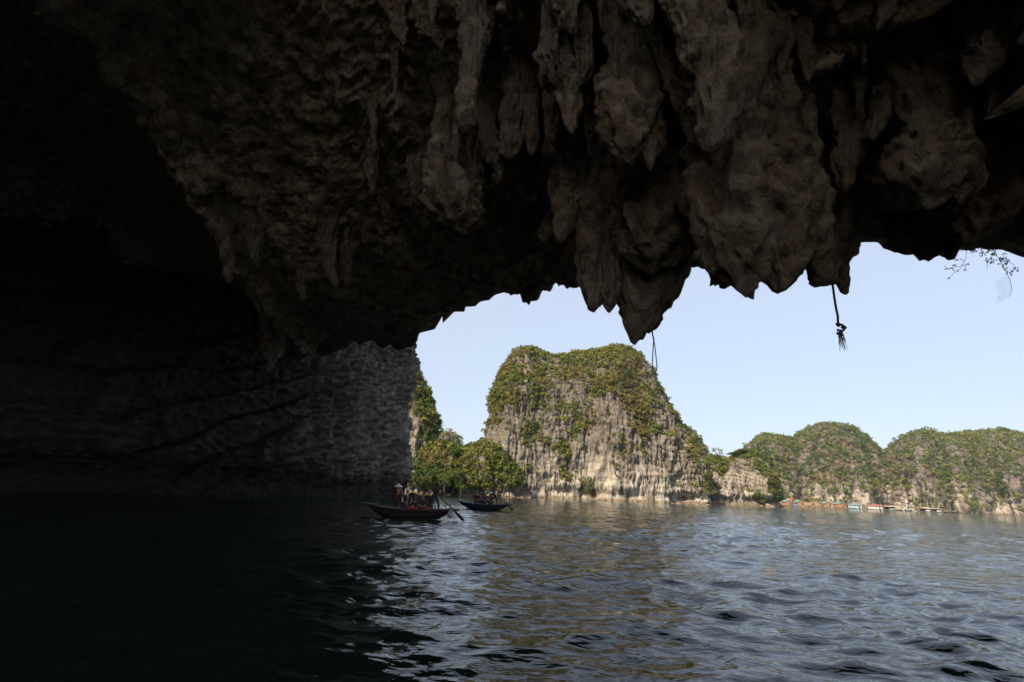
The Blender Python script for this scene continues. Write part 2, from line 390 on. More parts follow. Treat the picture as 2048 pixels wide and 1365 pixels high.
def ceil_hit(px, py):
    r = ray(px, py); r = r / r[1]
    ys = np.linspace(3, 75, 720); z = CAM_H + r[2] * ys; c = ceil_base(r[0] * ys, ys)
    k = np.argmax(z > c) if (z > c).any() else len(ys) - 1
    return ys[k]
# ridge line in plan, from its line in view on the ceiling
_ridge = np.array([U(px, py, ceil_hit(px, py)) for px, py in [(120,-90),(175,0),(235,110),(300,215),(345,290),(395,400),(450,462),(500,560),(560,640),(600,690)]])
_ridge = np.vstack([[_ridge[0, 0] + 2.5, -16, 0], _ridge, [_ridge[-1, 0] - 12, _ridge[-1, 1] + 40, 0]])[:, :2]
def ridge_dist(X, Y):                   # signed: positive on the left of the ridge
    xr = np.interp(Y, _ridge[:, 1], _ridge[:, 0]); sl = np.gradient(_ridge[:, 0]) / np.gradient(_ridge[:, 1])
    s = np.interp(Y, _ridge[:, 1], sl)
    return (xr - X) / np.sqrt(1 + s * s)

def build_cave():
    # rim in plan polar coordinates round the tunnel's axis
    rp = np.array([U(px, py, float(rim_depth(px))) for px, py in RIM])
    raz = np.degrees(np.arctan2(rp[:, 0], rp[:, 1])); rr = np.hypot(rp[:, 0], rp[:, 1]); rz = rp[:, 2]
    o = np.argsort(raz); raz, rr, rz = raz[o], rr[o], rz[o]
    # out of view: left wall side, back opening, right wall side
    ext = [(-180, 2.5, 12.5), (-150, 4, 13), (-120, 14, 13), (-90, 40, 14), (-60, 50, 18), (-46, 60, 19), (-38, 64, 19), (-29, 64, 18.5), (-24, 60, 18)]
    ext2 = [(55, 17, 6.2), (70, 20, 5.0), (85, 20, 6), (100, 14, 9.0), (120, 7, 11.0), (140, 4, 12), (160, 2.5, 12.5), (180, 2.5, 12.5)]
    AZ = np.concatenate([[e[0] for e in ext], raz, [e[0] for e in ext2]])
    RR = np.concatenate([[e[1] for e in ext], rr, [e[1] for e in ext2]]); RZ = np.concatenate([[e[2] for e in ext], rz, [e[2] for e in ext2]])
    az = np.concatenate([np.linspace(-180, -62, 60, endpoint=False), np.linspace(-62, -22, 190, endpoint=False), np.linspace(-22, 52, 640, endpoint=False), np.linspace(52, 180, 70)])
    rmax = np.interp(az, AZ, RR); zr = np.interp(az, AZ, RZ)
    zr_s = np.copy(zr); k = np.ones(41) / 41; zr_s = np.convolve(np.pad(zr, 20, mode='edge'), k, 'valid')
    nr = 330
    t = np.concatenate([np.linspace(0.002, 0.12, 14, endpoint=False), 0.12 * (1 / 0.12) ** np.linspace(0, 1, nr - 14)])
    a = np.radians(az)[:, None]; R = rmax[:, None] * t[None, :]
    X, Y = R * np.sin(a), R * np.cos(a)
    zb = ceil_base(X, Y)
    zrim0 = zb[:, -1]
    far = sstep(30, 62, np.abs(az))[:, None]                       # outside the view the smooth roof runs straight to its edge
    d_in = (rmax[:, None] - R)
    wl = np.exp(-(d_in / 4.0) ** 2); wh = np.exp(-(d_in / 0.7) ** 2)
    z = zb + wl * (zr_s - zrim0)[:, None] + wh * (zr - zr_s)[:, None]
    z = z * (1 - far) + far * (17.0 + (zr[:, None] - 17.0) * t[None, :] ** 1.5)
    P3 = np.stack([X, Y, z * 0], -1).reshape(-1, 3)
    wob = (fbm(P3 * 0.5, 4, 31) * 1.0).reshape(X.shape)
    dl = ridge_dist(X, Y) + wob
    left = sstep(-0.05, 0.6, dl) * (Y > -15) * np.where(az[:, None] < -21.7, 1, sstep(0.5, 5, d_in))
    z = z + left * (5.0 + 2.0 * sstep(0, 14, dl)) * (1 - 0.8 * sstep(0.9, 1.0, t)[None, :] * sstep(30, 45, np.abs(az))[:, None]) - 1.1 * np.exp(-((dl + 0.55) / 0.75) ** 2) * sstep(1, 4, d_in)
    z = np.minimum(z, 30)
    P = np.stack([X, Y, z], -1)
    Nn = grid_normals(P); Nn *= -np.sign(Nn[..., 2:3] + 1e-9)       # pointing down into the cave
    q = P.reshape(-1, 3)
    right = sstep(-4, 3, X).reshape(-1)
    lump = fbm(q * np.array([0.55, 0.55, 0.3]), 4, 1, 0.55)
    knob = np.maximum(fbm(q * np.array([1.5, 1.5, 0.35]), 4, 41, 0.55), -0.2)
    strat = fbm(q * np.array([0.5, 0.9, 3.6]) @ np.array([[0.95, 0.1, 0.3], [-0.1, 1, 0.2], [-0.3, -0.2, 0.93]]), 4, 71, 0.6, True)
    fine = fbm(q * 3.2, 4, 91, 0.6)
    scal = noise3(q * np.array([1.1, 1.1, 1.1]) + 5, 77)
    edge = (0.10 + 0.90 * sstep(0.3, 4.5, d_in.reshape(-1)))
    edgev = np.where(np.abs(az)[:, None] + 0 * X < 50, 1, 1).reshape(-1) * edge
    disp = edgev * ((0.26 + 1.04 * right) * lump + (0.05 + 1.15 * right) * knob * 1.1 + (0.17 - 0.01 * right) * strat + (0.07 + 0.05 * right) * fine + (0.08 + 0.22 * right) * np.maximum(scal, 0))
    q = q + Nn.reshape(-1, 3) * disp[:, None]
    P = q.reshape(P.shape)
    # outer cliff above the lip, up to the summit: the hill over the cave
    rows = [(0.35, 0.35), (0.8, 1.2), (1.3, 3.0), (1.4, 7.0), (1.0, 14.0), (-1.0, 24.0)]
    sk = []
    last = P[:, -1]
    for dr_, dz_ in rows:
        rr_ = rmax + dr_ + 0.6 * np.sin(az * 0.7 + dz_) * (dz_ > 2)
        sk.append(np.stack([rr_ * np.sin(a[:, 0]), rr_ * np.cos(a[:, 0]), last[:, 2] * 0.5 + 0.5 * zr_s + dz_], -1))
    for fr, zt in ((0.75, 42.0), (0.45, 54.0), (0.02, 58.0)):
        rr_ = rmax * fr
        sk.append(np.stack([rr_ * np.sin(a[:, 0]), rr_ * np.cos(a[:, 0]), np.full_like(rr_, zt)], -1))
    P = np.concatenate([P, np.stack(sk, 1)], 1)
    nu, nv = P.shape[:2]
    # unseen roof cut away overhead, its line shaped to let light in
    q = P.reshape(-1, 3); Fc = grid_faces(nu, nv)
    cut = np.interp(q[:, 0], [-60, -26, -13, -9, 0, 4, 8, 12, 26], [-6, 2, 8.4, 8.8, 8.4, 5.6, 1.0, -4.0, -10.0])
    keep = (q[Fc, 1] > cut[Fc]).any(1); Fc = Fc[keep]
    used = np.unique(Fc); mp = np.zeros(len(q), np.int64); mp[used] = np.arange(len(used))
    me = mesh_np("cave_roof", q[used], mp[Fc])
    return link("cave_roof", me, M_ROCK, None, kind="structure", label="dark rugged limestone cave roof with stalactites hanging over the sea")
cave = build_cave()

# ------------------------------------------------------------------ stalactites (parts of the roof)
def stalactite(chain, f=1.0, squash=0.9, lump=0.18, flute=0.10, seed=0, Y=None, name="stalactite", nseg=56, nar=44):
    if Y is None: Y = ceil_hit(chain[0][0], chain[0][1]) * f
    pts = np.array([U(c[0], c[1], Y) for c in chain]); rad = np.array([c[2] * pxw(Y) for c in chain]) * 1.0
    hz = float(np.clip(ceil_base(pts[0][0], pts[0][1]) - pts[0][2] + 0.5, 1.0, 4.5)); up = np.array([[0, 0.25, hz], [0, 0.1, hz * 0.45]])
    pts = np.vstack([pts[0] + up[0], pts[0] + up[1], pts]); rad = np.concatenate([[rad[0] * 1.5, rad[0] * 1.2], rad])
    s = np.concatenate([[0], np.cumsum(np.linalg.norm(np.diff(pts, axis=0), axis=1))]); s /= s[-1]
    tt = np.linspace(0, 1, nseg); tt = tt * 0.94 + 0.06 * (1 - (1 - tt) ** 2)
    def smooth_interp(y):
        v = np.interp(tt, s, y); k = np.array([1, 2, 3, 2, 1]) / 9.0
        w = np.convolve(np.pad(v, 2, mode='edge'), k, 'valid'); w[-1] = v[-1]; w[0] = v[0]; return w
    c = np.stack([smooth_interp(pts[:, k]) for k in range(3)], -1); r = smooth_interp(rad)
    r = np.maximum(r, r.max() * (0.36 if max(c_[2] for c_ in chain) > 30 else 0.24)); e_ = np.clip((1 - tt) / 0.10, 0, 1); r = r * np.sqrt(np.maximum(1 - (1 - e_) ** 2, 0.002))
    th = np.linspace(0, 2 * math.pi, nar, endpoint=False)
    R0 = r.max()
    ct, st = np.cos(th)[None, :], np.sin(th)[None, :]
    P = np.stack([c[:, None, 0] + r[:, None] * ct, c[:, None, 1] + r[:, None] * st * squash, c[:, None, 2] + 0 * ct], -1)
    q = P.reshape(-1, 3)
    rad_dir = np.stack([ct + 0 * P[..., 0], st + 0 * P[..., 0], 0 * P[..., 0]], -1).reshape(-1, 3)
    rl = np.repeat(r, nar)
    n1 = fbm(q * (1.1 / R0) * np.array([1, 1, 0.8]) + seed * 7.7, 4, seed, 0.55)
    n2 = fbm(q * (3.0 / R0) * np.array([1, 1, 0.13]) + seed * 3.1, 3, seed + 9, 0.55, True)
    n3 = fbm(q * np.array([4.5, 4.5, 1.8]) + seed, 3, seed + 5, 0.6)
    d = rl * (lump * 2.2 * n1 + flute * 2.0 * n2) + 0.06 * n3 * np.minimum(rl / 0.25, 1)
    q = q + rad_dir * d[:, None]
    tipn = noise3(np.stack([q[:, 0] * 4, q[:, 1] * 4, 0 * q[:, 0] + seed], -1), seed + 2)
    q[:, 2] += tipn * np.repeat(sstep(0.7, 1.0, tt), nar) * R0 * 0.28
    F = grid_faces(nar, nseg, True)
    q = q.reshape(nseg, nar, 3).transpose(1, 0, 2).reshape(-1, 3)
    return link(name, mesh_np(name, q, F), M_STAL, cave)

ST = [
 ([(1255,105,46),(1252,170,58),(1250,230,60),(1255,285,52),(1255,312,36),(1252,328,16)], 0.9, 0.8),
 ([(1290,150,26),(1296,230,30),(1296,290,28),(1298,320,20),(1302,340,8)], 0.88, 0.8),
 ([(1405,20,52),(1415,90,56),(1428,165,56),(1436,225,46),(1428,275,34),(1418,306,14)], 0.88, 0.8),
 ([(1372,40,30),(1385,100,33),(1395,140,28),(1398,158,14)], 0.84, 0.7),
 ([(1300,60,34),(1340,140,30),(1368,210,26),(1392,270,18),(1402,300,8)], 0.93, 0.9),
 ([(1130,-30,42),(1133,20,30),(1138,50,14),(1140,64,5)], 0.9, 0.8),
 ([(1112,70,30),(1108,125,42),(1122,158,46),(1138,182,30),(1143,222,22),(1142,250,12),(1143,264,4)], 0.9, 0.75),
 ([(1160,40,24),(1168,100,20),(1168,145,18),(1160,172,8)], 0.93, 0.9),
 ([(952,60,36),(948,100,30),(938,155,20),(932,200,17),(936,242,22),(930,268,9)], 0.92, 0.8),
 ([(798,25,12),(798,60,20),(806,92,6)], 0.95, 0.9), ([(848,45,18),(866,78,24),(882,98,8)], 0.95, 0.9),
 ([(893,280,26),(882,335,38),(897,372,50),(906,418,58),(920,452,40),(926,470,12)], 0.86, 0.9),
 ([(940,330,24),(945,380,26),(950,420,18),(952,440,8)], 0.9, 0.9),
 ([(972,235,18),(980,290,18),(995,330,17),(1003,360,6)], 0.92, 0.9),
 ([(1032,210,26),(1026,270,28),(1020,305,22),(1015,324,8)], 0.94, 0.8),
 ([(1062,215,15),(1066,275,14),(1062,312,6)], 0.95, 0.9), ([(1104,215,17),(1108,265,16),(1105,294,5)], 0.93, 0.9),
 ([(1145,250,16),(1143,295,14),(1140,318,5)], 0.95, 0.9), ([(1120,340,20),(1112,380,18),(1110,410,8)], 0.95, 0.9),
 ([(1134,365,18),(1139,392,28),(1134,430,27),(1127,465,20),(1120,486,6)], 0.88, 0.8),
 ([(1230,330,30),(1228,370,26),(1232,405,14),(1233,420,5)], 0.95, 0.9),
 ([(1310,350,52),(1302,410,70),(1290,455,68),(1298,500,58),(1306,530,38),(1308,546,14)], 0.9, 0.8),
 ([(1250,400,30),(1240,440,30),(1255,480,28),(1268,505,10)], 0.9, 0.8),
 ([(1480,270,80),(1470,350,98),(1465,420,90),(1472,490,66),(1482,540,60),(1490,572,42),(1492,590,16)], 0.86, 0.8),
 ([(1545,280,50),(1550,350,70),(1555,430,75),(1556,500,62),(1556,550,40),(1557,592,7)], 0.87, 0.8),
 ([(1600,340,42),(1612,410,44),(1618,460,42),(1622,500,34),(1626,524,12)], 0.85, 0.8),
 ([(1185,440,32),(1184,520,30),(1190,580,24),(1188,624,12)], 0.84, 0.9), ([(1216,450,25),(1220,540,24),(1220,596,20),(1219,626,8)], 0.84, 0.9),
 ([(1250,460,28),(1252,550,26),(1252,596,22),(1248,624,8)], 0.86, 0.9),
 ([(1300,500,46),(1290,575,44),(1282,632,32),(1276,662,24),(1270,682,8)], 0.82, 0.85),
 ([(1306,600,22),(1302,645,20),(1298,668,9)], 0.815, 0.8),
 ([(1345,500,44),(1338,560,24),(1330,596,16),(1318,622,8)], 0.84, 0.9), ([(1353,530,22),(1355,560,12),(1353,584,3)], 0.86, 0.9),
 ([(1650,470,44),(1648,530,30),(1646,560,18),(1644,576,6)], 0.88, 0.9), ([(1672,480,28),(1678,540,17),(1688,575,10),(1693,591,6)], 0.88, 0.9),
 ([(1868,270,62),(1850,330,80),(1850,370,78),(1852,398,52),(1850,415,16)], 0.85, 0.8), ([(1915,280,32),(1925,340,36),(1925,380,34),(1918,404,12)], 0.84, 0.8),
 ([(1985,370,48),(1975,425,54),(1945,462,36),(1932,484,10)], 0.88, 0.8), ([(1852,440,30),(1850,485,28),(1855,512,18),(1857,525,6)], 0.9, 0.9),
 ([(1900,470,24),(1902,505,12),(1904,523,5)], 0.92, 0.9),
 ([(1980,60,44),(1968,120,40),(1962,152,26),(1958,168,8)], 0.9, 0.8), ([(1992,140,26),(1987,190,18),(1978,232,6)], 0.92, 0.9),
 ([(1784,-5,28),(1768,35,16),(1756,62,5)], 0.93, 0.9), ([(1785,170,34),(1756,235,18),(1745,282,5)], 0.95, 0.9), ([(1700,250,34),(1694,330,26),(1690,380,8)], 0.95, 0.9),
 ([(1268,-40,44),(1276,10,38),(1286,40,22),(1288,54,8)], 0.86, 0.85), ([(1340,-30,40),(1350,20,30),(1352,60,12)], 0.9, 0.9),
 ([(455,452,16),(454,510,13),(458,568,6)], 0.985, 0.9), ([(505,455,22),(512,492,16),(508,522,5)], 0.985, 0.9),
 ([(662,450,26),(655,505,16),(668,572,4)], 0.97, 0.9), ([(694,480,20),(690,530,12),(692,570,4)], 0.97, 0.9), ([(600,560,12),(606,602,4)], 0.98, 0.9),
 ([(548,655,18),(543,705,15),(537,742,5)], 0.98, 0.9),
 ([(1790,400,20),(1786,450,18),(1784,480,6)], 0.95, 0.9), ([(1048,560,12),(1054,595,8),(1058,610,3)], 0.98, 0.9), ([(745,300,16),(742,350,12),(748,388,4)], 0.97, 0.9),
 ([(830,330,18),(836,380,14),(842,410,4)], 0.97, 0.9), ([(770,415,14),(785,440,10),(792,455,4)], 0.97, 0.9),
]
for i, (ch, f, sq) in enumerate(ST):
    stalactite(ch, f, sq, 0.15, 0.26, i + 1)
_rg = random.Random(5)
for i in range(46):                     # the smaller ones between
    px, py = _rg.uniform(700, 2040), _rg.uniform(-40, 470)
    if px < 1000 and py > 420: continue
    L_, r_ = _rg.uniform(35, 105), _rg.uniform(8, 24)
    L_ = min(L_, np.interp(px, [q[0] for q in RIM], [q[1] for q in RIM]) - 30 - py)
    if L_ < 25: continue
    dx_ = _rg.uniform(-10, 10)
    stalactite([(px, py, r_ * 1.25), (px + dx_ * .5, py + L_ * .4, r_), (px + dx_, py + L_ * .8, r_ * .6), (px + dx_, py + L_, r_ * .2)], 0.97, 0.9, 0.2, 0.12, 100 + i, nseg=30, nar=24)

# ================================================================== LEFT CAVE WALL AND OUTER CLIFF
def build_wall():
    plan = np.array([(-34,-34),(-30,-18),(-34,-8),(-40,5),(-41,30),(-38,46),(-33,53),(-26.5,58),(-21.3,66),(-16.8,75),(-16.0,79),(-17.0,84),(-28,92),(-60,100)], float)
    s = np.concatenate([[0], np.cumsum(np.linalg.norm(np.diff(plan, axis=0), axis=1))])
    ns, nzv = 520, 190
    ss = np.concatenate([np.linspace(0, 40, 60, endpoint=False), np.linspace(40, s[-1], ns - 60)])
    k = np.ones(15) / 15
    px_ = np.interp(ss, s, plan[:, 0]); py_ = np.interp(ss, s, plan[:, 1])
    px_ = np.convolve(np.pad(px_, 7, mode='edge'), k, 'valid'); py_ = np.convolve(np.pad(py_, 7, mode='edge'), k, 'valid')
    tx, ty = np.gradient(px_), np.gradient(py_); tl = np.hypot(tx, ty); nx, ny = ty / tl, -tx / tl        # pointing to the water side
    zz = np.concatenate([np.linspace(-1.2, 5, 40, endpoint=False), np.linspace(5, 34, nzv - 40)])
    S, Z = np.meshgrid(ss, zz, indexing='ij')
    lean = -0.06 * Z - 2.2 * (1 - sstep(2.0, 4.6, Z)) * (1 - 0.9 * sstep(58, 68, py_)[:, None]) - 3.0 * sstep(26, 32, Z)
    B = np.stack([px_[:, None] + nx[:, None] * lean, py_[:, None] + ny[:, None] * lean, Z], -1)
    q = B.reshape(-1, 3); sf = S.reshape(-1); zf = Z.reshape(-1)
    tilt = zf - 0.34 * (sf - 60) + fbm(np.stack([sf * .05, zf * .05, 0 * zf], -1), 3, 3) * 4
    lay = np.floor(tilt / 3.6); fr = tilt / 3.6 - lay
    h = hashf(lay.astype(np.int64), np.zeros(len(lay), np.int64), 0, 5)
    ledge = 2.2 * (h - 0.5) * sstep(0, 0.12, fr) * (1 - sstep(0.9, 1, fr)) + 1.7 * (fr - 0.5)
    cell = hashf(lay.astype(np.int64), np.floor((sf + h * 9) / 3.6).astype(np.int64), 0, 8) - 0.5
    out = sstep(56, 64, q[:, 1])
    d = (1 - 0.55 * out) * ledge + (1.2 - 0.7 * out) * cell + 1.4 * fbm(q * 0.07, 4, 13) + (0.25 + 0.75 * out) * fbm(q * np.array([0.6, 0.6, 0.16]), 4, 23, 0.6, True) + 0.6 * fbm(q * np.array([0.8, 0.8, 1.1]), 4, 33, 0.65, True) - 0.5 * (fr < 0.07) * (1 - .5 * out)
    d = d * (1 - 0.5 * sstep(2.8, 1.0, zf))
    nn = np.stack([np.repeat(nx, nzv), np.repeat(ny, nzv), np.zeros(len(q))], -1)
    q = q + nn * d[:, None]
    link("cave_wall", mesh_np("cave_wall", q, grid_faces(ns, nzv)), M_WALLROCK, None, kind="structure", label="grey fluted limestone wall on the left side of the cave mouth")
build_wall()

# ================================================================== KARST ISLANDS
def leaf_clumps(P, R, Nrm, C, K=18, seed=0, size=0.31, up=0.5):
    rg = np.random.default_rng(seed); n = len(P)
    d = rg.normal(size=(n, K, 3)); d += (Nrm[:, None] + np.array([0, 0, up])) * 0.9
    d /= np.linalg.norm(d, axis=-1, keepdims=True)
    c = P[:, None] + d * R[:, None, None] * rg.uniform(0.45, 1.05, (n, K, 1)) * np.array([1.1, 1.1, 0.85])
    nr = d + rg.normal(size=d.shape) * 0.55; nr /= np.linalg.norm(nr, axis=-1, keepdims=True)
    a = np.cross(nr, rg.normal(size=d.shape)); a /= np.linalg.norm(a, axis=-1, keepdims=True); b = np.cross(nr, a)
    sz = R[:, None, None] * size * rg.uniform(0.6, 1.3, (n, K, 1))
    V = np.stack([c - a * sz - b * sz * 0.4, c + a * sz - b * sz * 0.4, c + b * sz * 0.9], 2).reshape(-1, 3)
    F = np.arange(len(V)).reshape(-1, 3)
    cc = C[:, None] * rg.uniform(0.86, 1.14, (n, K, 1)); cc = np.repeat(cc.reshape(-1, 3), 3, 0)
    return V, F, np.hstack([cc, np.ones((len(cc), 1))])
PAL = np.array([[0.15, 0.155, 0.032], [0.115, 0.14, 0.028], [0.08, 0.122, 0.026], [0.18, 0.168, 0.042], [0.17, 0.13, 0.045], [0.06, 0.10, 0.024]])
def veg_colors(P, rg, w, freq=0.08):
    n = fbm(P * freq, 3, 55); n = (n - n.min()) / (np.ptp(n) + 1e-9)
    w = np.array(w, float); w /= w.sum(); cw = np.cumsum(w)
    u = np.clip(n * 0.8 + rg.random(len(P)) * 0.2, 0, 0.999); u = np.argsort(np.argsort(u)) / len(u)
    return PAL[np.minimum(np.searchsorted(cw, u), len(w) - 1)] * rg.uniform(0.8, 1.2, (len(P), 1))

def karst(name, label, outline, D, T, p=2.6, ncol=300, nrow=120, mat=None, seed=1, spur=0.2, spurL=25.0, sc=1.0, strata=0.6, notch=1.2, clumps=3000, crad=(0.6, 1.5), vegw=(4, 3, 1.5, 3, 1.2, 0.4), vegbias=0.0, K=18, vz=(0.25, 0.75), veg_name="shrub_cover", veg_label="", tmin=0.25, tops=None):
    pts = np.array([U(x, y, D) for x, y in outline])[:, [0, 2]]
    pts = np.vstack([[pts[0, 0] - 1, -1.0], pts, [pts[-1, 0] + 1, -1.0]])
    s = np.concatenate([[0], np.cumsum(np.linalg.norm(np.diff(pts, axis=0), axis=1))])
    ss = np.linspace(0, s[-1], ncol); cx = np.interp(ss, s, pts[:, 0]); ch = np.maximum(np.interp(ss, s, pts[:, 1]), -0.8)
    Hm = ch.max()
    Ti = T * (tmin + (1 - tmin) * np.clip(ch / Hm, 0, 1) ** 0.5)
    nn = noise3(np.stack([cx / spurL, 0 * cx, 0 * cx + seed], -1), seed) + 0.5 * noise3(np.stack([cx / spurL * 2.3, 0 * cx, 0 * cx + seed], -1), seed + 1)
    Ti = Ti * (1 + spur * 2 * nn)
    nf = int(nrow * 0.8); th = np.concatenate([np.linspace(0, math.pi / 2, nf, endpoint=False), np.linspace(math.pi / 2, math.pi, nrow - nf)])
    c_, s_ = np.cos(th), np.sin(th); cp = np.sign(c_) * np.abs(c_) ** (2 / p); sp = np.abs(s_) ** (2 / p)
    # rows even in arc length on the front
    Y = D - Ti[:, None] * cp[None, :]; X = cx[:, None] + (Y - D) * (cx.mean() / D); Z = -1.2 + (ch[:, None] + 1.2) * sp[None, :]
    P = np.stack([X, Y, Z], -1)
    Nn = grid_normals(P)
    ctr = np.array([cx.mean(), D, Hm * 0.3]); sg = np.sign(((P - ctr) * Nn).sum(-1).mean()); Nn *= sg
    q = P.reshape(-1, 3); n0 = Nn.reshape(-1, 3); zf = q[:, 2]; xf = q[:, 0]
    crest = 1 - 0.65 * sstep(0.75, 1.0, np.repeat(sp[None, :], ncol, 0).reshape(-1))
    tl = zf + 0.10 * (xf - cx.mean()) + fbm(q * 0.04 / sc, 2, seed + 3) * 5
    lh = 1.9 * sc; lay = np.floor(tl / lh); fr = tl / lh - lay
    hh = hashf(lay.astype(np.int64), np.zeros(len(lay), np.int64), 0, seed)
    st = (hh - 0.5) * sstep(0, .15, fr) * (1 - sstep(.85, 1, fr)) - 1.0 * ((fr < .16) | (fr > .97))
    cu = (xf + 0.5 * q[:, 1] + hh * 7) / (2.9 * sc); ci = np.floor(cu); cf = cu - ci
    cell = hashf(lay.astype(np.int64), ci.astype(np.int64), 0, seed + 4) - 0.5 - 0.8 * (cf < 0.13)
    big = fbm(q * 0.055 / sc, 4, seed + 5, 0.55); fl = fbm(q * np.array([0.55, 0.55, 0.07]) / sc, 4, seed + 6, 0.55, True)
    rg2 = fbm(q * np.array([0.16, 0.16, 0.1]) / sc, 3, seed + 7, 0.5, True)
    d = crest * sc * (2.6 * big + 1.1 * fl + 1.3 * rg2 + strata * (1.0 * st + 0.9 * cell)) + 0.25 * sc * fbm(q * 1.1 / sc, 2, seed + 8)
    d = d - d.mean() - 0.25 * crad[1]
    if notch:
        nv_ = np.clip(0.7 + 1.6 * fbm(np.stack([xf * 0.09, 0 * xf, 0 * xf], -1), 3, seed + 30), 0.2, 2.2)
        d = d - 2.2 * notch * nv_ * np.exp(-((zf - 1.9) / 1.3) ** 2) + 0.5 * notch * np.exp(-((zf - 4.6) / 1.2) ** 2)
    q = q + n0 * d[:, None]
    low = (zf < 0.0); q[:, 2] = np.where(low, np.minimum(q[:, 2], -0.3), q[:, 2])
    Pq = q.reshape(P.shape)
    o = link(name, mesh_np(name, q, grid_faces(ncol, nrow) if sg > 0 else grid_faces(ncol, nrow)[:, ::-1]), mat or M_LIME, None, kind="structure", label=label)
    # plants
    rg = np.random.default_rng(seed + 50)
    N2 = (grid_normals(Pq) * sg)
    # cell areas as weights so that the cover is even over the ground
    du = np.linalg.norm(np.gradient(Pq, axis=0), axis=-1); dv = np.linalg.norm(np.gradient(Pq, axis=1), axis=-1)
    area = (du * dv).reshape(-1)
    zn = q[:, 2] / Hm
    m = 0.75 * sstep(vz[0], vz[1], zn) + 1.5 * fbm(q * np.array([0.085, 0.085, 0.06]) / sc, 4, seed + 20, 0.7) + 0.7 * np.clip(N2.reshape(-1, 3)[:, 2], -0.3, 1) + vegbias - 0.25
    w = sstep(0.12, 0.40, m) * area * (q[:, 2] > 2.6) * (q[:, 1] < D + T * 0.25)
    idx = rg.choice(len(q), clumps, p=w / w.sum())
    J = q[idx] + rg.normal(size=(clumps, 3)) * 0.3 * sc
    Rr = crad[0] + (crad[1] - crad[0]) * rg.random(clumps) ** 2.2 * 1.25
    C = veg_colors(J, rg, vegw, 0.06 / sc)
    V, F, cc = leaf_clumps(J + N2.reshape(-1, 3)[idx] * Rr[:, None] * 0.25, Rr, N2.reshape(-1, 3)[idx], C, K, seed)
    link(veg_name, mesh_np(veg_name, V, F, False, cc), M_LEAF, None, kind="stuff", label=veg_label or ("olive green shrubs and vines growing on the " + name.replace("_", " ")), category="shrubs")
    return q, N2.reshape(-1, 3)

# far things first
karst("distant_hill", "small grey distant peak between the left cliff and the big island", [(850,900),(878,872),(890,861),(905,864),(918,876),(927,892),(934,930),(938,985)], 300, 20, 2.6, 90, 50, M_LIME_FAR, 3, sc=1.6, clumps=260, crad=(1.0, 2.2), K=14, notch=0, vegbias=-0.15, veg_label="thin shrubs on the small grey distant peak")
karst("left_cliff", "steep shaded cliff with hanging plants just beyond the cave wall", [(720,705),(760,692),(795,700),(810,713),(822,728),(836,745),(850,772),(860,800),(867,828),(865,858),(868,895),(880,940),(888,985)], 152, 13, 3.2, 170, 110, M_LIME, 5, clumps=2600, K=26, crad=(0.45, 1.2), vegbias=0.28, vegw=(1, 2, 3, 1, 1, 2), spur=0.1, veg_label="dark green shrubs clinging to the shaded left cliff")
karst("wooded_slope", "low wooded slope at the foot of the left cliff", [(780,935),(830,900),(860,886),(885,882),(905,889),(925,903),(940,897),(958,886),(975,884),(992,895),(1010,917),(1030,947),(1055,985)], 146, 11, 2.2, 240, 90, M_LIME, 7, clumps=2800, K=24, crad=(0.35, 1.2), vegbias=0.22, vegw=(3, 3, 2, 2, 2, 2), vz=(0.0, 0.3), veg_label="dense yellow green bushes covering the low wooded slope")
karst("shoulder_hill", "steep bushy hill half hidden behind the right of the big island", [(1320,850),(1350,852),(1370,858),(1388,866),(1403,884),(1416,905),(1430,925),(1444,960),(1450,1000)], 245, 15, 2.8, 120, 70, M_LIME, 9, clumps=900, crad=(0.8, 1.7), vegbias=0.1, veg_label="olive shrubs on the hill behind the big island")
karst("big_island", "big domed limestone island with grey cliffs and olive shrubs", [(982,930),(986,890),(992,845),(999,805),(1008,770),(1018,742),(1028,722),(1040,708),(1050,705),(1068,703),(1082,712),(1100,719),(1120,717),(1145,713),(1170,710),(1195,705),(1220,702),(1245,702),(1262,708),(1278,722),(1290,736),(1302,752),(1312,772),(1324,798),(1336,826),(1350,846),(1366,860),(1380,890),(1392,925),(1400,960),(1404,1000)], 190, 27, 2.6, 620, 230, M_LIME, 11, spur=0.10, spurL=30, clumps=12500, K=24, crad=(0.3, 1.15), vegw=(4, 2, 0.8, 4, 1.6, 0.3), vegbias=-0.13, vz=(0.25, 0.85), strata=0.5, veg_label="olive and yellow green shrubs over the top of the big island")
karst("small_islet", "low rocky islet with a green tree canopy right of the big island", [(1372,940),(1400,925),(1420,918),(1440,918),(1452,922),(1462,918),(1478,908),(1500,903),(1518,910),(1533,925),(1544,945),(1553,970),(1560,1000)], 220, 15, 3.2, 230, 90, M_LIME, 13, clumps=1500, K=30, crad=(0.5, 1.4), vegbias=-0.12, vegw=(2, 3, 3, 2, 2, 2), vz=(0.45, 0.8), notch=1.6, strata=0.8, veg_label="green bushes and brown creepers on the small rocky islet")
karst("far_hill", "broad wooded hill with a grey cliff behind the floating village", [(1480,960),(1500,915),(1515,886),(1530,869),(1548,869),(1570,876),(1590,878),(1600,869),(1620,859),(1645,852),(1670,851),(1695,854),(1715,863),(1735,881),(1752,903),(1766,920),(1782,945),(1792,980),(1800,1010)], 440, 62, 2.3, 300, 130, M_LIME_FAR, 15, spur=0.55, spurL=40, sc=2.2, clumps=8500, crad=(0.8, 2.6), vegw=(3, 4, 3, 2, 0.7, 1.5), vegbias=0.08, vz=(-0.1, 0.4), K=15, notch=0, veg_label="wooded cover of the broad hill behind the floating village")
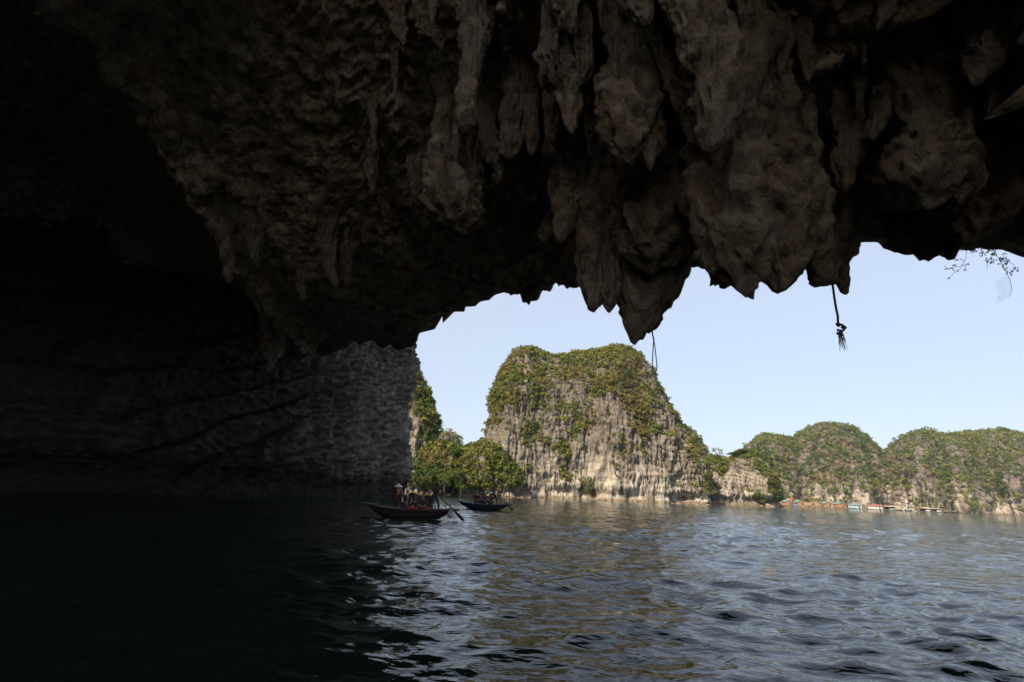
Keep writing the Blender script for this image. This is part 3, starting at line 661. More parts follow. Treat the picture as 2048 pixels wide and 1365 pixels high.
karst("far_ridge", "long green ridge with pale rocks at the far right", [(1752,975),(1768,940),(1779,912),(1788,895),(1808,879),(1830,871),(1850,866),(1870,868),(1890,875),(1912,874),(1935,870),(1965,868),(2000,864),(2030,868),(2060,878),(2130,892),(2230,930),(2330,1040)], 430, 66, 2.2, 380, 130, M_LIME_FAR, 18, spur=0.5, spurL=46, sc=2.2, clumps=10500, crad=(0.8, 2.6), vegw=(3, 4, 3, 2, 0.7, 1.5), vegbias=0.12, vz=(-0.1, 0.4), K=15, notch=0, veg_label="wooded cover of the long green ridge at far right")

def sun_blocker(name, label, plan, H, seed):
    plan = np.array(plan, float); n, m = 120, 40
    s = np.concatenate([[0], np.cumsum(np.linalg.norm(np.diff(plan, axis=0), axis=1))]); ss = np.linspace(0, s[-1], n)
    x, y = np.interp(ss, s, plan[:, 0]), np.interp(ss, s, plan[:, 1]); tx, ty = np.gradient(x), np.gradient(y); l = np.hypot(tx, ty)
    z = np.linspace(-1, H, m); back = 10 * sstep(0.5, 1.0, z / H) ** 2
    top = 0.75 + 0.25 * sstep(0, 0.15, ss / s[-1]) * (1 - sstep(0.85, 1, ss / s[-1])) + 0.1 * np.sin(ss / 9)
    P = np.stack([x[:, None] - (ty / l)[:, None] * back, y[:, None] + (tx / l)[:, None] * back, z[None, :] * top[:, None]], -1).reshape(-1, 3)
    d = 3.5 * fbm(P * 0.06, 4, seed) + 1.2 * fbm(P * np.array([.4, .4, .08]), 3, seed + 2, .5, True)
    P += np.stack([np.repeat(ty / l, m), np.repeat(-tx / l, m), 0 * d], -1) * d[:, None]
    link(name, mesh_np(name, P, grid_faces(n, m)), M_LIME, None, kind="structure", label=label)
sun_blocker("blocker_tower", "unseen karst tower added behind the viewer to keep direct sun off the cave", [(-92, -166), (-108, -150), (-126, -132), (-146, -122), (-166, -118)], 192, 61)  # added out of view to block direct sun from the cave

# ================================================================== TREES ONE CAN TELL APART
M_BARK = plain("bark", (0.11, 0.085, 0.06), 0.9)
def tree(label, base, h, cr, col, seed, group=None, flat=0.7, blobs=7, K=60, sparse=False, cat="tree", name="tree"):
    rg = np.random.default_rng(seed)
    t = thing(name, label, cat, tuple(base), 0, group)
    mb = MB(); top = np.array([rg.normal() * 0.08 * h, rg.normal() * 0.05 * h, h * 0.72])
    mb.tube([(0, 0, -0.8), tuple(top * 0.45 + np.array([0.04 * h, 0, 0])), tuple(top)], [0.045 * h, 0.032 * h, 0.015 * h], 7)
    cs = []
    for k in range(blobs):
        a = 6.283 * k / blobs + rg.normal() * 0.3; q = cr * rg.uniform(0.3, 0.8)
        e = np.array([q * math.cos(a), q * math.sin(a), h * rg.uniform(0.66 if flat < 0.75 else 0.32, 0.92)])
        cs.append(e); mb.tube([tuple(top * rg.uniform(0.5, 0.9)), tuple((top * 0.7 + e) / 2 + np.array([0, 0, 0.05 * h])), tuple(e)], [0.014 * h, 0.01 * h, 0.005 * h], 5)
    cs.append(np.array([0, 0, h * 0.9])); cs = np.array(cs)
    mb.build("trunk", M_BARK, t, True)
    R = rg.uniform(0.34, 0.52, len(cs)) * cr * (0.75 if sparse else 1.0)
    C = np.array(col)[None] * rg.uniform(0.8, 1.2, (len(cs), 1))
    V, F, cc = leaf_clumps(cs, R, np.zeros_like(cs), C, K if not sparse else K // 2, seed, 0.20, 0.5)
    V[:, 2] = h * 0.8 + (V[:, 2] - h * 0.8) * flat
    link("crown", mesh_np("crown", V, F, False, cc), M_LEAF, t)
    return t
G1, G2, G3, G4 = (0.10, 0.13, 0.03), (0.07, 0.11, 0.026), (0.13, 0.13, 0.036), (0.05, 0.085, 0.022)
for i, (px, py, Y, h, cr, c, lab) in enumerate([
    (851, 975, 131.0, 6.5, 2.6, G3, "yellow green tree right beside the cave wall at the shore"),
    (868, 962, 132.5, 7.0, 2.8, G2, "round dark green tree above the standing rower of the near boat"),
    (888, 972, 131.5, 7.5, 3.0, G1, "bright green leafy tree at the shore left of the far boat"),
    (908, 965, 132.5, 7.5, 2.8, G1, "tall light green tree on the low slope above the far boat's bow"),
    (922, 976, 132.0, 6.0, 2.3, G2, "dark green tree leaning over the shore rock by the far boat"),
    (880, 925, 137.0, 6.0, 2.6, G3, "olive tree halfway up the low wooded slope"),
    (904, 915, 137.5, 6.5, 2.6, G2, "green tree on the crest of the low wooded slope"),
    (945, 935, 137.0, 6.0, 2.4, G1, "light green tree on the right end of the low wooded slope"),
    (960, 925, 139.0, 5.5, 2.3, G4, "dark tree touching the left foot of the big island")]):
    p = U(px, py, Y); tree(lab, (p[0], Y, p[2] - 1.8), h * 0.66, cr * 0.8, c, 300 + i, "trees on the low wooded slope", 0.95, 14, 170)
for i, (px, py, Y, h, cr, c, fl, sp, lab) in enumerate([
    (1437, 930, 214, 8.5, 3.4, G1, 0.9, True, "tall sparse pale green tree standing above the saddle"),
    (1470, 922, 212, 5.0, 3.2, G2, 0.45, False, "flat topped green tree at the left edge of the islet top"),
    (1490, 916, 212, 5.0, 3.8, G1, 0.4, False, "widest umbrella shaped tree on the islet top"),
    (1512, 922, 212, 5.0, 3.2, G2, 0.45, False, "umbrella shaped tree right of the widest one on the islet"),
    (1531, 936, 212, 4.6, 2.6, G4, 0.6, False, "dark green tree on the right shoulder of the islet"),
    (1412, 950, 210, 6.0, 2.6, G1, 0.8, False, "bright green tree in the gully right of the big island")]):
    p = U(px, py, Y); tree(lab, (p[0], Y, p[2] - 1.0), h, cr, c, 330 + i, "trees on the islet and saddle", fl, 8, 90, sp)

# ================================================================== BRANCHES HANGING AT THE ROOF EDGE
M_DARKLEAF = leaf_mat("roof_leaf", 0.15)
def hanging_plant(label, stems, leaves, Y, seed, bare=()):
    rg = random.Random(seed)
    root = U(stems[0][0][0], stems[0][0][1], Y); t = thing("hanging_branch", label, "branch", tuple(root))
    mb = MB()
    for st in stems: mb.tube([tuple(U(x, y, Y + rg.uniform(-.15, .15)) - root) for x, y in st], [0.010] + [0.006] * (len(st) - 2) + [0.003], 5)
    for st in bare: mb.tube([tuple(U(x, y, Y + rg.uniform(-.1, .1)) - root) for x, y in st], 0.0028, 4)
    mb.build("stem", M_BARK, t, True)
    V, F, cc = [], [], []
    for (x, y, ang) in leaves:
        c = U(x, y, Y + rg.uniform(-.35, .35)) - root
        L_ = rg.uniform(0.07, 0.12); w = L_ * 0.17
        d = np.array([math.cos(ang), rg.uniform(-.6, .6), math.sin(ang)]); d /= np.linalg.norm(d)
        sd = np.cross(d, (rg.uniform(-.5, .5), 1, rg.uniform(-.5, .5))); sd /= np.linalg.norm(sd); nn = np.cross(d, sd)
        b = len(V)
        V += [c, c + d * L_ * .5 + sd * w + nn * .004, c + d * L_, c + d * L_ * .5 - sd * w + nn * .004]; F.append((b, b + 1, b + 2, b + 3))
        k = rg.uniform(.7, 1.2); cc += [(0.05 * k, 0.075 * k, 0.025 * k, 1)] * 4
    o = link("leaves", mesh_np("leaves", np.array(V), np.array(F), False, np.array(cc)), M_DARKLEAF, t); o["kind"] = "stuff"
_r = random.Random(2)
lv = []
for k in range(44):
    q = _r.random(); x = 1956 + 74 * q + _r.gauss(0, 5); y = 498 + 40 * q + _r.gauss(0, 9)
    for j in range(4): lv.append((x + _r.gauss(0, 2), max(y + _r.gauss(0, 2), 494), -2.0 + _r.gauss(0, .6)))
bare = []
for k in range(11):
    y0 = 552 + k * 4.0; x0 = 2018 + 5 * math.sin((y0 - 545) / 22)
    bare.append([(x0, y0), (x0 - 14, y0 + 5), (x0 - 24 - _r.random() * 8, y0 + 13 + _r.random() * 5)])
hanging_plant("leafy dark branch drooping from the roof edge at the right", [[(1996, 490), (1990, 505), (2010, 540), (2020, 560), (2024, 580), (2018, 592)], [(1975, 490), (1960, 503), (1958, 512)], [(1990, 505), (1975, 525), (1974, 540)], [(2000, 515), (2025, 528), (2033, 536)]], lv, 13.6, 4, bare)
lv = []
for (x, y) in [(1903, 536), (1910, 528), (1908, 540), (1918, 520), (1899, 556), (1893, 536), (1925, 520), (1933, 528), (1932, 536), (1942, 503), (1915, 540), (1896, 537), (1924, 499)]:
    for j in range(3): lv.append((x + _r.gauss(0, 1), y + _r.gauss(0, 1), -2.3 + _r.gauss(0, .7)))
hanging_plant("thin bare twig with a few leaves hanging left of the leafy branch", [[(1934, 496), (1931, 520), (1920, 538), (1906, 548), (1899, 556)], [(1931, 530), (1918, 533), (1903, 536), (1893, 537)], [(1931, 533), (1940, 524)]], lv, 13.6, 6)

# ================================================================== ROPES
M_ROPE = plain("old_rope", (0.06, 0.055, 0.05), 0.9, 0, 0.4, 60); M_WIRE = plain("grey_cord", (0.13, 0.13, 0.135), 0.6, 0, .2, 40)
Y1 = ceil_hit(1300, 500) * 0.82 - 0.1
root = U(1304, 655, Y1); t = thing("cord_loop", "thin grey cord loop hanging from the lowest stalactite", "cord", tuple(root))
L1 = lambda x, y: tuple(U(x, y, Y1) - root)
MB().tube([L1(1303, 640), L1(1305, 668), L1(1307.5, 680)], 0.020, 6).build("cord_neck", M_ROPE, t, True)
MB().tube([L1(1307.5, 678), L1(1306, 700), L1(1305, 720), L1(1305, 732), L1(1306.5, 740), L1(1310, 746), L1(1313, 741), L1(1314, 733), L1(1313, 722), L1(1310.5, 700), L1(1307.5, 678)], 0.014, 6).build("loop", M_WIRE, t, True)
MB().ball(L1(1310, 747.5), (0.022, 0.022, 0.03)).build("knot", M_ROPE, t, True)
Y2 = ceil_hit(1650, 470) * 0.88
root = U(1666, 560, Y2); t = thing("frayed_rope", "thick frayed rope with a knot hanging under the roof at right", "rope", tuple(root))
L2 = lambda x, y, d=0: tuple(U(x, y, Y2 + d) - root)
mb = MB(); path = [(1663, 545), (1665.5, 572), (1669, 598), (1673, 622), (1675.5, 632), (1676, 646)]
pp = np.array([L2(*q) for q in path]); tt = np.linspace(0, 1, 40)
pp = np.stack([np.interp(tt, np.linspace(0, 1, len(path)), pp[:, k]) for k in range(3)], -1)
for ph in (0, 2.09, 4.19):
    mb.tube([tuple(p + 0.011 * np.array([math.cos(ph + i * .9), math.sin(ph + i * .9), 0])) for i, p in enumerate(pp)], 0.021, 6)
mb.build("strands", M_ROPE, t, True)
mb = MB(); mb.ball(L2(1677, 650), (0.055, 0.05, 0.06), 10, 8); mb.ball(L2(1687, 655), (0.065, 0.05, 0.055), 10, 8); mb.ball(L2(1681, 666), (0.06, 0.045, 0.05), 10, 8)
mb.tube([L2(1672, 648), L2(1684, 650), L2(1692, 656), L2(1686, 662), L2(1675, 660), L2(1674, 668), L2(1686, 671)], 0.028, 7); mb.build("knot", M_ROPE, t, True)
mb = MB(); rg_ = random.Random(8)
for k in range(26):
    x, y = 1681 + rg_.uniform(-4, 6), 668; p = [L2(x, y, rg_.uniform(-.03, .03))]
    ln = rg_.uniform(16, 36); dr = rg_.uniform(-.15, .3)
    for j in range(1, 5): p.append(L2(x + dr * ln * j / 4 + rg_.uniform(-1.6, 1.6), y + ln * j / 4, rg_.uniform(-.03, .03)))
    mb.tube(p, [0.007, 0.006, 0.005, 0.004, 0.002], 4)
mb.build("frayed_end", M_ROPE, t, True)

# ================================================================== PEOPLE
SKIN = plain("skin", (0.36, 0.22, 0.15), 0.55, 0, .06, 9); EYE = plain("eye_dark", (0.02, 0.015, 0.012), 0.3); HAIR = plain("dark_hair", (0.018, 0.014, 0.012), 0.5); GREYHAIR = plain("grey_hair", (0.35, 0.32, 0.29), 0.6)
CLOTH = {}
def cloth(c):
    if c not in CLOTH: CLOTH[c] = plain("cloth_%d" % len(CLOTH), c, 0.85, 0, 0.18, 14)
    return CLOTH[c]
def skin_mesh(J, E, root):
    names = list(J); me = bpy.data.meshes.new("tmp"); me.from_pydata([J[n][0] for n in names], [(names.index(a), names.index(b)) for a, b in E], [])
    o = bpy.data.objects.new("tmp", me); COL.objects.link(o)
    o.modifiers.new("s", 'SKIN'); sv = me.skin_vertices[0].data
    for i, n in enumerate(names):
        sv[i].radius = (J[n][1], J[n][1]); sv[i].use_root = (n == root)
    sb = o.modifiers.new("b", 'SUBSURF'); sb.levels = 1; sb.render_levels = 1
    dg = bpy.context.evaluated_depsgraph_get(); ev = o.evaluated_get(dg); m2 = ev.to_mesh()
    V = [tuple(v.co) for v in m2.vertices]; F = [tuple(p.vertices) for p in m2.polygons]
    ev.to_mesh_clear(); bpy.data.objects.remove(o); bpy.data.meshes.remove(me)
    return V, F
def person(label, loc, rz, pose="sit", arms="lap", shirt=(0.05, 0.05, 0.06), legs=(0.03, 0.03, 0.04), vest=None, hat=None, hatcol=(0.4, 0.35, 0.25), hair=HAIR, lean=0.0, group=None, look=0.0, sc=1.07, bare_arms=True):
    J = {}
    stand = pose == "stand"; pz = 0.9 if stand else 0.10
    def T(x, y, z):                      # torso point, leaned about the hips
        return (x * math.cos(lean) + z * math.sin(lean), y, pz + z * math.cos(lean) - x * math.sin(lean))
    J["pelvis"] = (T(0, 0, 0), 0.135); J["spine"] = (T(0, 0, 0.2), 0.125); J["chest"] = (T(0.01, 0, 0.38), 0.15); J["neck"] = (T(0.02, 0, 0.53), 0.06); J["headb"] = (T(0.04, 0, 0.60), 0.055)
    E = [("pelvis", "spine"), ("spine", "chest"), ("chest", "neck"), ("neck", "headb")]
    for s_, n in ((1, "l"), (-1, "r")):
        J["sh" + n] = (T(0.01, 0.18 * s_, 0.45), 0.065)
        if arms == "lap": el, wr = T(0.08, 0.25 * s_, 0.20), (0.30, 0.12 * s_, pz + 0.14)
        elif arms == "face": el, wr = T(0.22, 0.20 * s_, 0.34), T(0.20, 0.07 * s_, 0.62)
        elif arms == "oar": el, wr = T(0.26, 0.20 * s_, 0.22 + 0.03 * s_), T(0.46, 0.08 * s_, 0.12 - 0.06 * s_)
        elif arms == "side": el, wr = T(0.0, 0.28 * s_, 0.20), (0.10, 0.34 * s_, pz + 0.0)
        J["el" + n] = (el, 0.045); J["wr" + n] = (wr, 0.03)
        dv = np.array(wr) - np.array(el); dv /= np.linalg.norm(dv)
        J["pa" + n] = (tuple(np.array(wr) + dv * 0.07), 0.034)
        J["hip" + n] = ((T(0.0, 0.09 * s_, -0.03)), 0.095)
        if stand:
            J["kn" + n] = ((0.04 + 0.16 * s_, 0.11 * s_, 0.48), 0.062); J["an" + n] = ((0.0 + 0.22 * s_, 0.11 * s_, 0.07), 0.042); J["to" + n] = ((0.14 + 0.22 * s_, 0.12 * s_, 0.03), 0.036)
        else:
            J["kn" + n] = ((0.42, 0.12 * s_, pz + 0.02), 0.066); J["an" + n] = ((0.42, 0.11 * s_, -0.28), 0.042); J["to" + n] = ((0.57, 0.12 * s_, -0.32), 0.036)
        E += [("chest", "sh" + n), ("sh" + n, "el" + n), ("el" + n, "wr" + n), ("wr" + n, "pa" + n), ("pelvis", "hip" + n), ("hip" + n, "kn" + n), ("kn" + n, "an" + n), ("an" + n, "to" + n)]
    V, F = skin_mesh(J, E, "pelvis")
    segs = []
    for a, b in E:
        k = 1
        if b in ("neck", "headb") or b[:2] in ("wr", "pa"): k = 0
        if b[:2] in ("wr",) and not bare_arms: k = 1
        if b[:2] in ("kn", "an") or b[:3] == "hip": k = 2
        if b[:2] == "to": k = 3
        if b == "neck": k = 1
        segs.append((np.array(J[a][0]), np.array(J[b][0]), k))
    Va = np.array(V); mi = []
    for f in F:
        c = Va[list(f)].mean(0); best = (9, 1)
        for a, b, k in segs:
            ab = b - a; t_ = np.clip(((c - a) @ ab) / (ab @ ab), 0, 1); dd = np.linalg.norm(c - a - t_ * ab)
            if dd < best[0]: best = (dd, k)
        mi.append(best[1])
    mb = MB(); mb.v = V; mb.f = F; mb.m = mi
    # hands: four unequal fingers and a thumb, curled
    for n in ("l", "r"):
        w = np.array(J["wr" + n][0]); p = np.array(J["pa" + n][0]); d = (p - w) / np.linalg.norm(p - w)
        sd = np.cross(d, (0.2, 0, 1)); sd /= np.linalg.norm(sd); dn = np.cross(sd, d); dn = dn if dn[2] < 0 else -dn
        for k, ln in enumerate((0.065, 0.075, 0.07, 0.055)):
            o_ = p + sd * (k - 1.5) * 0.019
            mb.tube([o_, o_ + d * ln * .55 + dn * .01, o_ + d * ln * .8 + dn * .035], [0.0095, 0.009, 0.007], 6, 0)
        o_ = w + d * 0.03 + sd * (-0.03); mb.tube([o_, o_ + d * .03 - sd * .022, o_ + d * .055 - sd * .02 + dn * .02], [0.011, 0.010, 0.008], 6, 0)
    # head with a face, turned by look
    hc = np.array(T(0.05, 0, 0.71)); cl, sl = math.cos(look), math.sin(look)
    H = lambda x, y, z: (hc[0] + x * cl - y * sl, hc[1] + x * sl + y * cl, hc[2] + z)
    hv, hf = [], []
    for i in range(13):
        th_ = math.pi * i / 12
        for k in range(16):
            ph_ = 6.28318 * k / 16; x, y, z = math.sin(th_) * math.cos(ph_), math.sin(th_) * math.sin(ph_), math.cos(th_)
            jaw = 1 - 0.28 * max(0, -z); x2, y2, z2 = 0.098 * x * (1 - .1 * max(0, -z)), 0.078 * y * jaw, 0.118 * z
            if x > 0.93 and -0.35 < z < 0.1: x2 += 0.022
            hv.append(H(x2, y2, z2))
    for i in range(12):
        for k in range(16): hf.append((i * 16 + k, (i + 1) * 16 + k, (i + 1) * 16 + (k + 1) % 16, i * 16 + (k + 1) % 16))
    mb.add(hv, hf, 0)
    for s_ in (1, -1):
        mb.ball(H(0.082, 0.032 * s_, 0.012), 0.011, 8, 6, 4); mb.ball(H(-0.005, 0.08 * s_, -0.01), (0.02, 0.012, 0.03), 8, 6, 0)
    mb.box(H(0.087, 0, -0.055), (0.012, 0.04, 0.008), 4, look)
    body = mb.mesh("person", True)
    o = link("person", body, [SKIN, cloth(shirt), cloth(legs), cloth((0.03, 0.028, 0.025)), EYE])
    o.location = loc; o.rotation_euler = (0, 0, rz); o.scale = (sc, sc, sc); o["label"] = label; o["category"] = "person"
    if group: o["group"] = group
    # hair cap
    hb = MB(); V2, F2 = [], []
    for i in range(8):
        th_ = math.pi * 0.62 * i / 7
        for k in range(16):
            ph_ = 6.28318 * k / 16; x, y, z = math.sin(th_) * math.cos(ph_), math.sin(th_) * math.sin(ph_), math.cos(th_)
            zz = z if x < 0.3 else max(z, 0.42)
            V2.append(H(0.108 * x - 0.006, 0.088 * y, 0.127 * zz))
    for i in range(7):
        for k in range(16): F2.append((i * 16 + k, (i + 1) * 16 + k, (i + 1) * 16 + (k + 1) % 16, i * 16 + (k + 1) % 16))
    hb.add(V2, F2); hb.build("hair", hair, o, True)
    if hat == "cone":
        m_ = MB(); V2 = []; F2 = []; prof = [(0.235, 0.035), (0.20, 0.065), (0.12, 0.13), (0.05, 0.185), (0.004, 0.215), (0.05, 0.17), (0.12, 0.11), (0.22, 0.035)]
        for r_, z_ in prof:
            for k in range(24): V2.append(H(r_ * math.cos(k * .2618), r_ * math.sin(k * .2618), z_))
        for i in range(len(prof) - 1):
            for k in range(24): F2.append((i * 24 + k, i * 24 + (k + 1) % 24, (i + 1) * 24 + (k + 1) % 24, (i + 1) * 24 + k))
        m_.add(V2, F2); m_.build("conical_hat", cloth(hatcol), o, True)
    elif hat in ("cap", "bucket"):
        m_ = MB(); V2 = []; F2 = []; prof = [(0.112, 0.045), (0.112, 0.085), (0.095, 0.125), (0.05, 0.145), (0.003, 0.15)]
        if hat == "bucket": prof = [(0.17, 0.02), (0.116, 0.05), (0.108, 0.10), (0.09, 0.135), (0.003, 0.142)]
        for r_, z_ in prof:
            for k in range(20): V2.append(H(r_ * math.cos(k * .31416), r_ * .9 * math.sin(k * .31416), z_))
        for i in range(len(prof) - 1):
            for k in range(20): F2.append((i * 20 + k, i * 20 + (k + 1) % 20, (i + 1) * 20 + (k + 1) % 20, (i + 1) * 20 + k))
        m_.add(V2, F2)
        h_ = m_.build("sun_hat" if hat == "bucket" else "cap", cloth(hatcol), o, True)
        if hat == "cap":
            v_ = MB(); pr = []
            for k in range(9):
                a_ = -1.0 + 2.0 * k / 8; pr.append(H(0.10 * math.cos(a_), 0.10 * math.sin(a_), 0.05))
            for k in range(9):
                a_ = -1.0 + 2.0 * k / 8; pr.append(H(0.12 + 0.07 * math.cos(a_), 0.085 * math.sin(a_), 0.035))
            v_.add(pr, [(k, k + 1, k + 10, k + 9) for k in range(8)]); v_.build("visor", cloth(hatcol), h_)
    if vest is not None:
        m_ = MB(); V2 = []; F2 = []; nn_ = 20
        for j, (z_, rx, ry) in enumerate([(0.02, .175, .205), (0.10, .185, .21), (0.25, .185, .205), (0.38, .18, .205), (0.46, .155, .19), (0.51, .11, .15)]):
            for k in range(nn_):
                a_ = 0.16 + (6.2832 - 0.32) * k / (nn_ - 1); V2.append(T(rx * math.cos(a_) * 1.0, ry * math.sin(a_), z_))
        for j in range(5):
            for k in range(nn_ - 1): F2.append((j * nn_ + k, j * nn_ + k + 1, (j + 1) * nn_ + k + 1, (j + 1) * nn_ + k))
        m_.add(V2, F2); ov = m_.build("life_vest", cloth(vest), o, True)
        sm = ov.modifiers.new("thick", 'SOLIDIFY'); sm.thickness = 0.03; sm.offset = 1
        for z_ in (0.14, 0.30): MB().tube([T(0.19, -.05, z_), T(0.205, 0, z_), T(0.19, .05, z_)], 0.012, 5).build("buckle", cloth((0.02, 0.02, 0.02)), ov)
    return o

# ================================================================== ROWING BOATS
def boat(label, loc, rz, hullc, trimc, inner, sc=1.0, L0=2.45):
    t = thing("rowing_boat", label, "boat", loc, rz); t.scale = (sc, sc, sc)
    n = 41; us = np.linspace(-1, 1, n); m = 13
    def sect(u, off):
        b = 0.78 * (1 - 0.55 * abs(u) ** 2.6) - off; sh = 0.47 + 0.09 * abs(u) ** 2.0 + (0.07 if u < 0 else 0) * abs(u) ** 2; bo = -0.16 + 0.72 * max(0, abs(u) - 0.42) ** 1.25 / 0.58 ** 1.25 * (0.95) + off
        pts = []
        for k in range(m):
            v = -1 + 2 * k / (m - 1); a = abs(v)
            y = b * math.copysign(min(1, (a / 0.62)) * 0.74 if a < 0.62 else 0.74 + 0.26 * (a - 0.62) / 0.38, v)
            z = bo + 0.05 * (min(a, .62) / .62) ** 3 if a < 0.62 else bo + 0.05 + (sh - bo - 0.05) * ((a - 0.62) / 0.38)
            pts.append((u * L0, y, z if k not in (0, m - 1) else sh))
        return pts
    def loft(off, fl):
        V = np.array([sect(u, off) for u in us]).reshape(-1, 3); F = grid_faces(n, m); return V, (F[:, ::-1] if fl else F)
    V, F = loft(0, True); mb = MB(); mb.add(V, [tuple(f) for f in F])
    mb.add(V[:m], [tuple(range(m))]); mb.add(V[-m:], [tuple(range(m - 1, -1, -1))])
    hull = mb.build("hull", hullc, t, True)
    V2, F2 = loft(0.045, False); mb = MB(); mb.add(V2, [tuple(f) for f in F2]); mb.build("inner_lining", inner, t, True)
    for s_ in (0, m - 1):
        pts = [(V.reshape(n, m, 3)[i, s_] + np.array([0, 0.0, 0.012])) for i in range(n)]
        MB().tube(pts, 0.036, 8).build("gunwale", trimc, t, True)
    for i, s_ in ((1, 1), (2, -1)):                                      # strake seams along each side
        pts = [V.reshape(n, m, 3)[k, 1 if s_ < 0 else m - 2] * np.array([1, 1.015, 1]) for k in range(3, n - 3)]
        MB().tube(pts, 0.014, 5).build("rubbing_strake", trimc, t, True)
    for u in (-0.42, -0.16, 0.1, 0.36):
        b = 0.78 * (1 - 0.55 * abs(u) ** 2.6); MB().box((u * L0, 0, 0.50), (0.26, 2 * b - 0.10, 0.04)).build("thwart", inner, t)
    for u in np.linspace(-0.6, 0.6, 9):
        b = 0.78 * (1 - 0.55 * abs(u) ** 2.6) * 0.72; MB().box((u * L0, 0, -0.02 + 0.35 * max(0, abs(u) - .42)), (0.27, 2 * b - .1, 0.025)).build("floor_board", inner, t)
    MB().box((-L0 - 0.02, 0, 0.665), (0.92, 0.62, 0.085), 0, 0, 0.06).build("bow_plank", trimc, t)
    MB().box((L0 - 0.12, 0, 0.59), (0.62, 0.68, 0.07), 0, 0, -0.05).build("stern_deck", trimc, t)
    MB().box((L0 + 0.14, 0, 0.56), (0.10, 0.95, 0.15)).build("stern_beam", trimc, t)
    for y in (-0.40, 0.40): MB().tube([(L0 - 0.35, y * .95, 0.55), (L0 - 0.35, y, 0.88)], [0.03, 0.022], 7).build("oar_post", trimc, t, True)
    return t
def oar(label, a, b, blade=0.9):
    a, b = np.array(a), np.array(b); t = thing("oar", label, "oar", tuple(a)); d = b - a; ln = np.linalg.norm(d); d = d / ln
    MB().tube([(0, 0, 0), tuple(d * (ln - blade))], [0.026, 0.030], 8).build("shaft", M_OAR, t, True)
    sd = np.cross(d, (0, 0, 1)); sd /= np.linalg.norm(sd); nn = np.cross(sd, d); q = MB()
    P = []
    for f_, w in ((ln - blade - .05, .03), (ln - blade * .7, .07), (ln - .25, .085), (ln, .07)):
        for s1, s2 in ((1, 1), (1, -1), (-1, -1), (-1, 1)): P.append(d * f_ + sd * w * s1 * .25 + nn * w * s2 * 1.0)
    F = [(0, 1, 2, 3), (15, 14, 13, 12)]
    for i in range(3):
        for k in range(4): F.append((i * 4 + k, (i + 1) * 4 + k, (i + 1) * 4 + (k + 1) % 4, i * 4 + (k + 1) % 4))
    q.add(P, F); q.build("blade", M_OAR, t)
    g = MB(); g.tube([tuple(-nn * .16), tuple(nn * .16)], 0.02, 7); g.build("grip", M_OAR, t, True)
    return t
M_OAR = wood("oar_wood", (0.07, 0.05, 0.035)); W_RED = wood("dark_red_wood", (0.012, 0.007, 0.0055)); W_TRIM = wood("brown_trim", (0.035, 0.018, 0.013)); W_IN = plain("weathered_paint", (0.14, 0.165, 0.18), .7, 0, .25, 7)
W_BLUE = plain("dark_blue_hull", (0.007, 0.009, 0.018), .5); W_BLUET = plain("blue_trim", (0.015, 0.025, 0.075), .5)
RED = (0.055, 0.009, 0.008); ORA = (0.30, 0.03, 0.015)

def on_boat(B, x, y, z):
    s = B.scale[0]; r = B.rotation_euler[2]; l = B.location
    return (l[0] + s * (x * math.cos(r) - y * math.sin(r)), l[1] + s * (x * math.sin(r) + y * math.cos(r)), l[2] + s * z)
YB = 28.5; pb = U(822, 1020, YB)
B1 = boat("dark red wooden rowing boat, the nearer and larger of the two", (pb[0], YB, 0.02), math.radians(-9), W_RED, W_TRIM, W_IN)
CAMD = -math.pi / 2
g1, g2 = "people in the near boat", "people in the far boat"
person("person in a pale conical hat raising both hands to the face, near boat", on_boat(B1, -0.92, 0.0, 0.74), math.radians(-25), "sit", "face", (0.16, 0.02, 0.02), (0.03, 0.03, 0.035), RED, "cone", (0.6, 0.53, 0.40), group=g1)
person("person in a dark sun hat sitting behind the white shirted passenger, near boat", on_boat(B1, -0.16, 0.48, 0.68), math.radians(-70), "sit", "lap", (0.05, 0.035, 0.035), (0.03, 0.03, 0.035), RED, "bucket", (0.05, 0.045, 0.04), group=g1)
person("passenger with white sleeves and pale visor cap, near boat", on_boat(B1, -0.32, 0.02, 0.56), CAMD + 0.45, "sit", "lap", (0.62, 0.62, 0.66), (0.05, 0.05, 0.08), RED, "cap", (0.42, 0.4, 0.34), group=g1)
person("passenger in a dark blue cap in the middle of the near boat", on_boat(B1, 0.28, 0.2, 0.58), CAMD + 0.5, "sit", "lap", (0.06, 0.055, 0.05), (0.04, 0.04, 0.03), (0.09, 0.06, 0.03), "cap", (0.03, 0.06, 0.16), group=g1)
person("dark haired passenger stooping low in the near boat", on_boat(B1, 0.58, 0.0, 0.46), CAMD + 0.4, "sit", "lap", (0.03, 0.03, 0.035), (0.03, 0.03, 0.03), None, None, lean=0.35, group=g1)
person("grey haired passenger in dark clothes beside the standing rower", on_boat(B1, 0.92, 0.15, 0.57), CAMD + 0.35, "sit", "side", (0.035, 0.035, 0.04), (0.03, 0.03, 0.035), (0.07, 0.03, 0.025), None, hair=GREYHAIR, group=g1)
rw = person("rower in dark clothes standing and leaning on the oar, near boat", on_boat(B1, 1.25, 0.15, 0.30), math.radians(-20), "stand", "oar", (0.035, 0.03, 0.03), (0.025, 0.03, 0.06), None, None, lean=0.42, group=g1, bare_arms=False, sc=1.1)
oar("long dark oar slanting into the water behind the near boat", U(872, 986, YB - 0.15), U(927, 1041, YB - 2.2), 1.0)
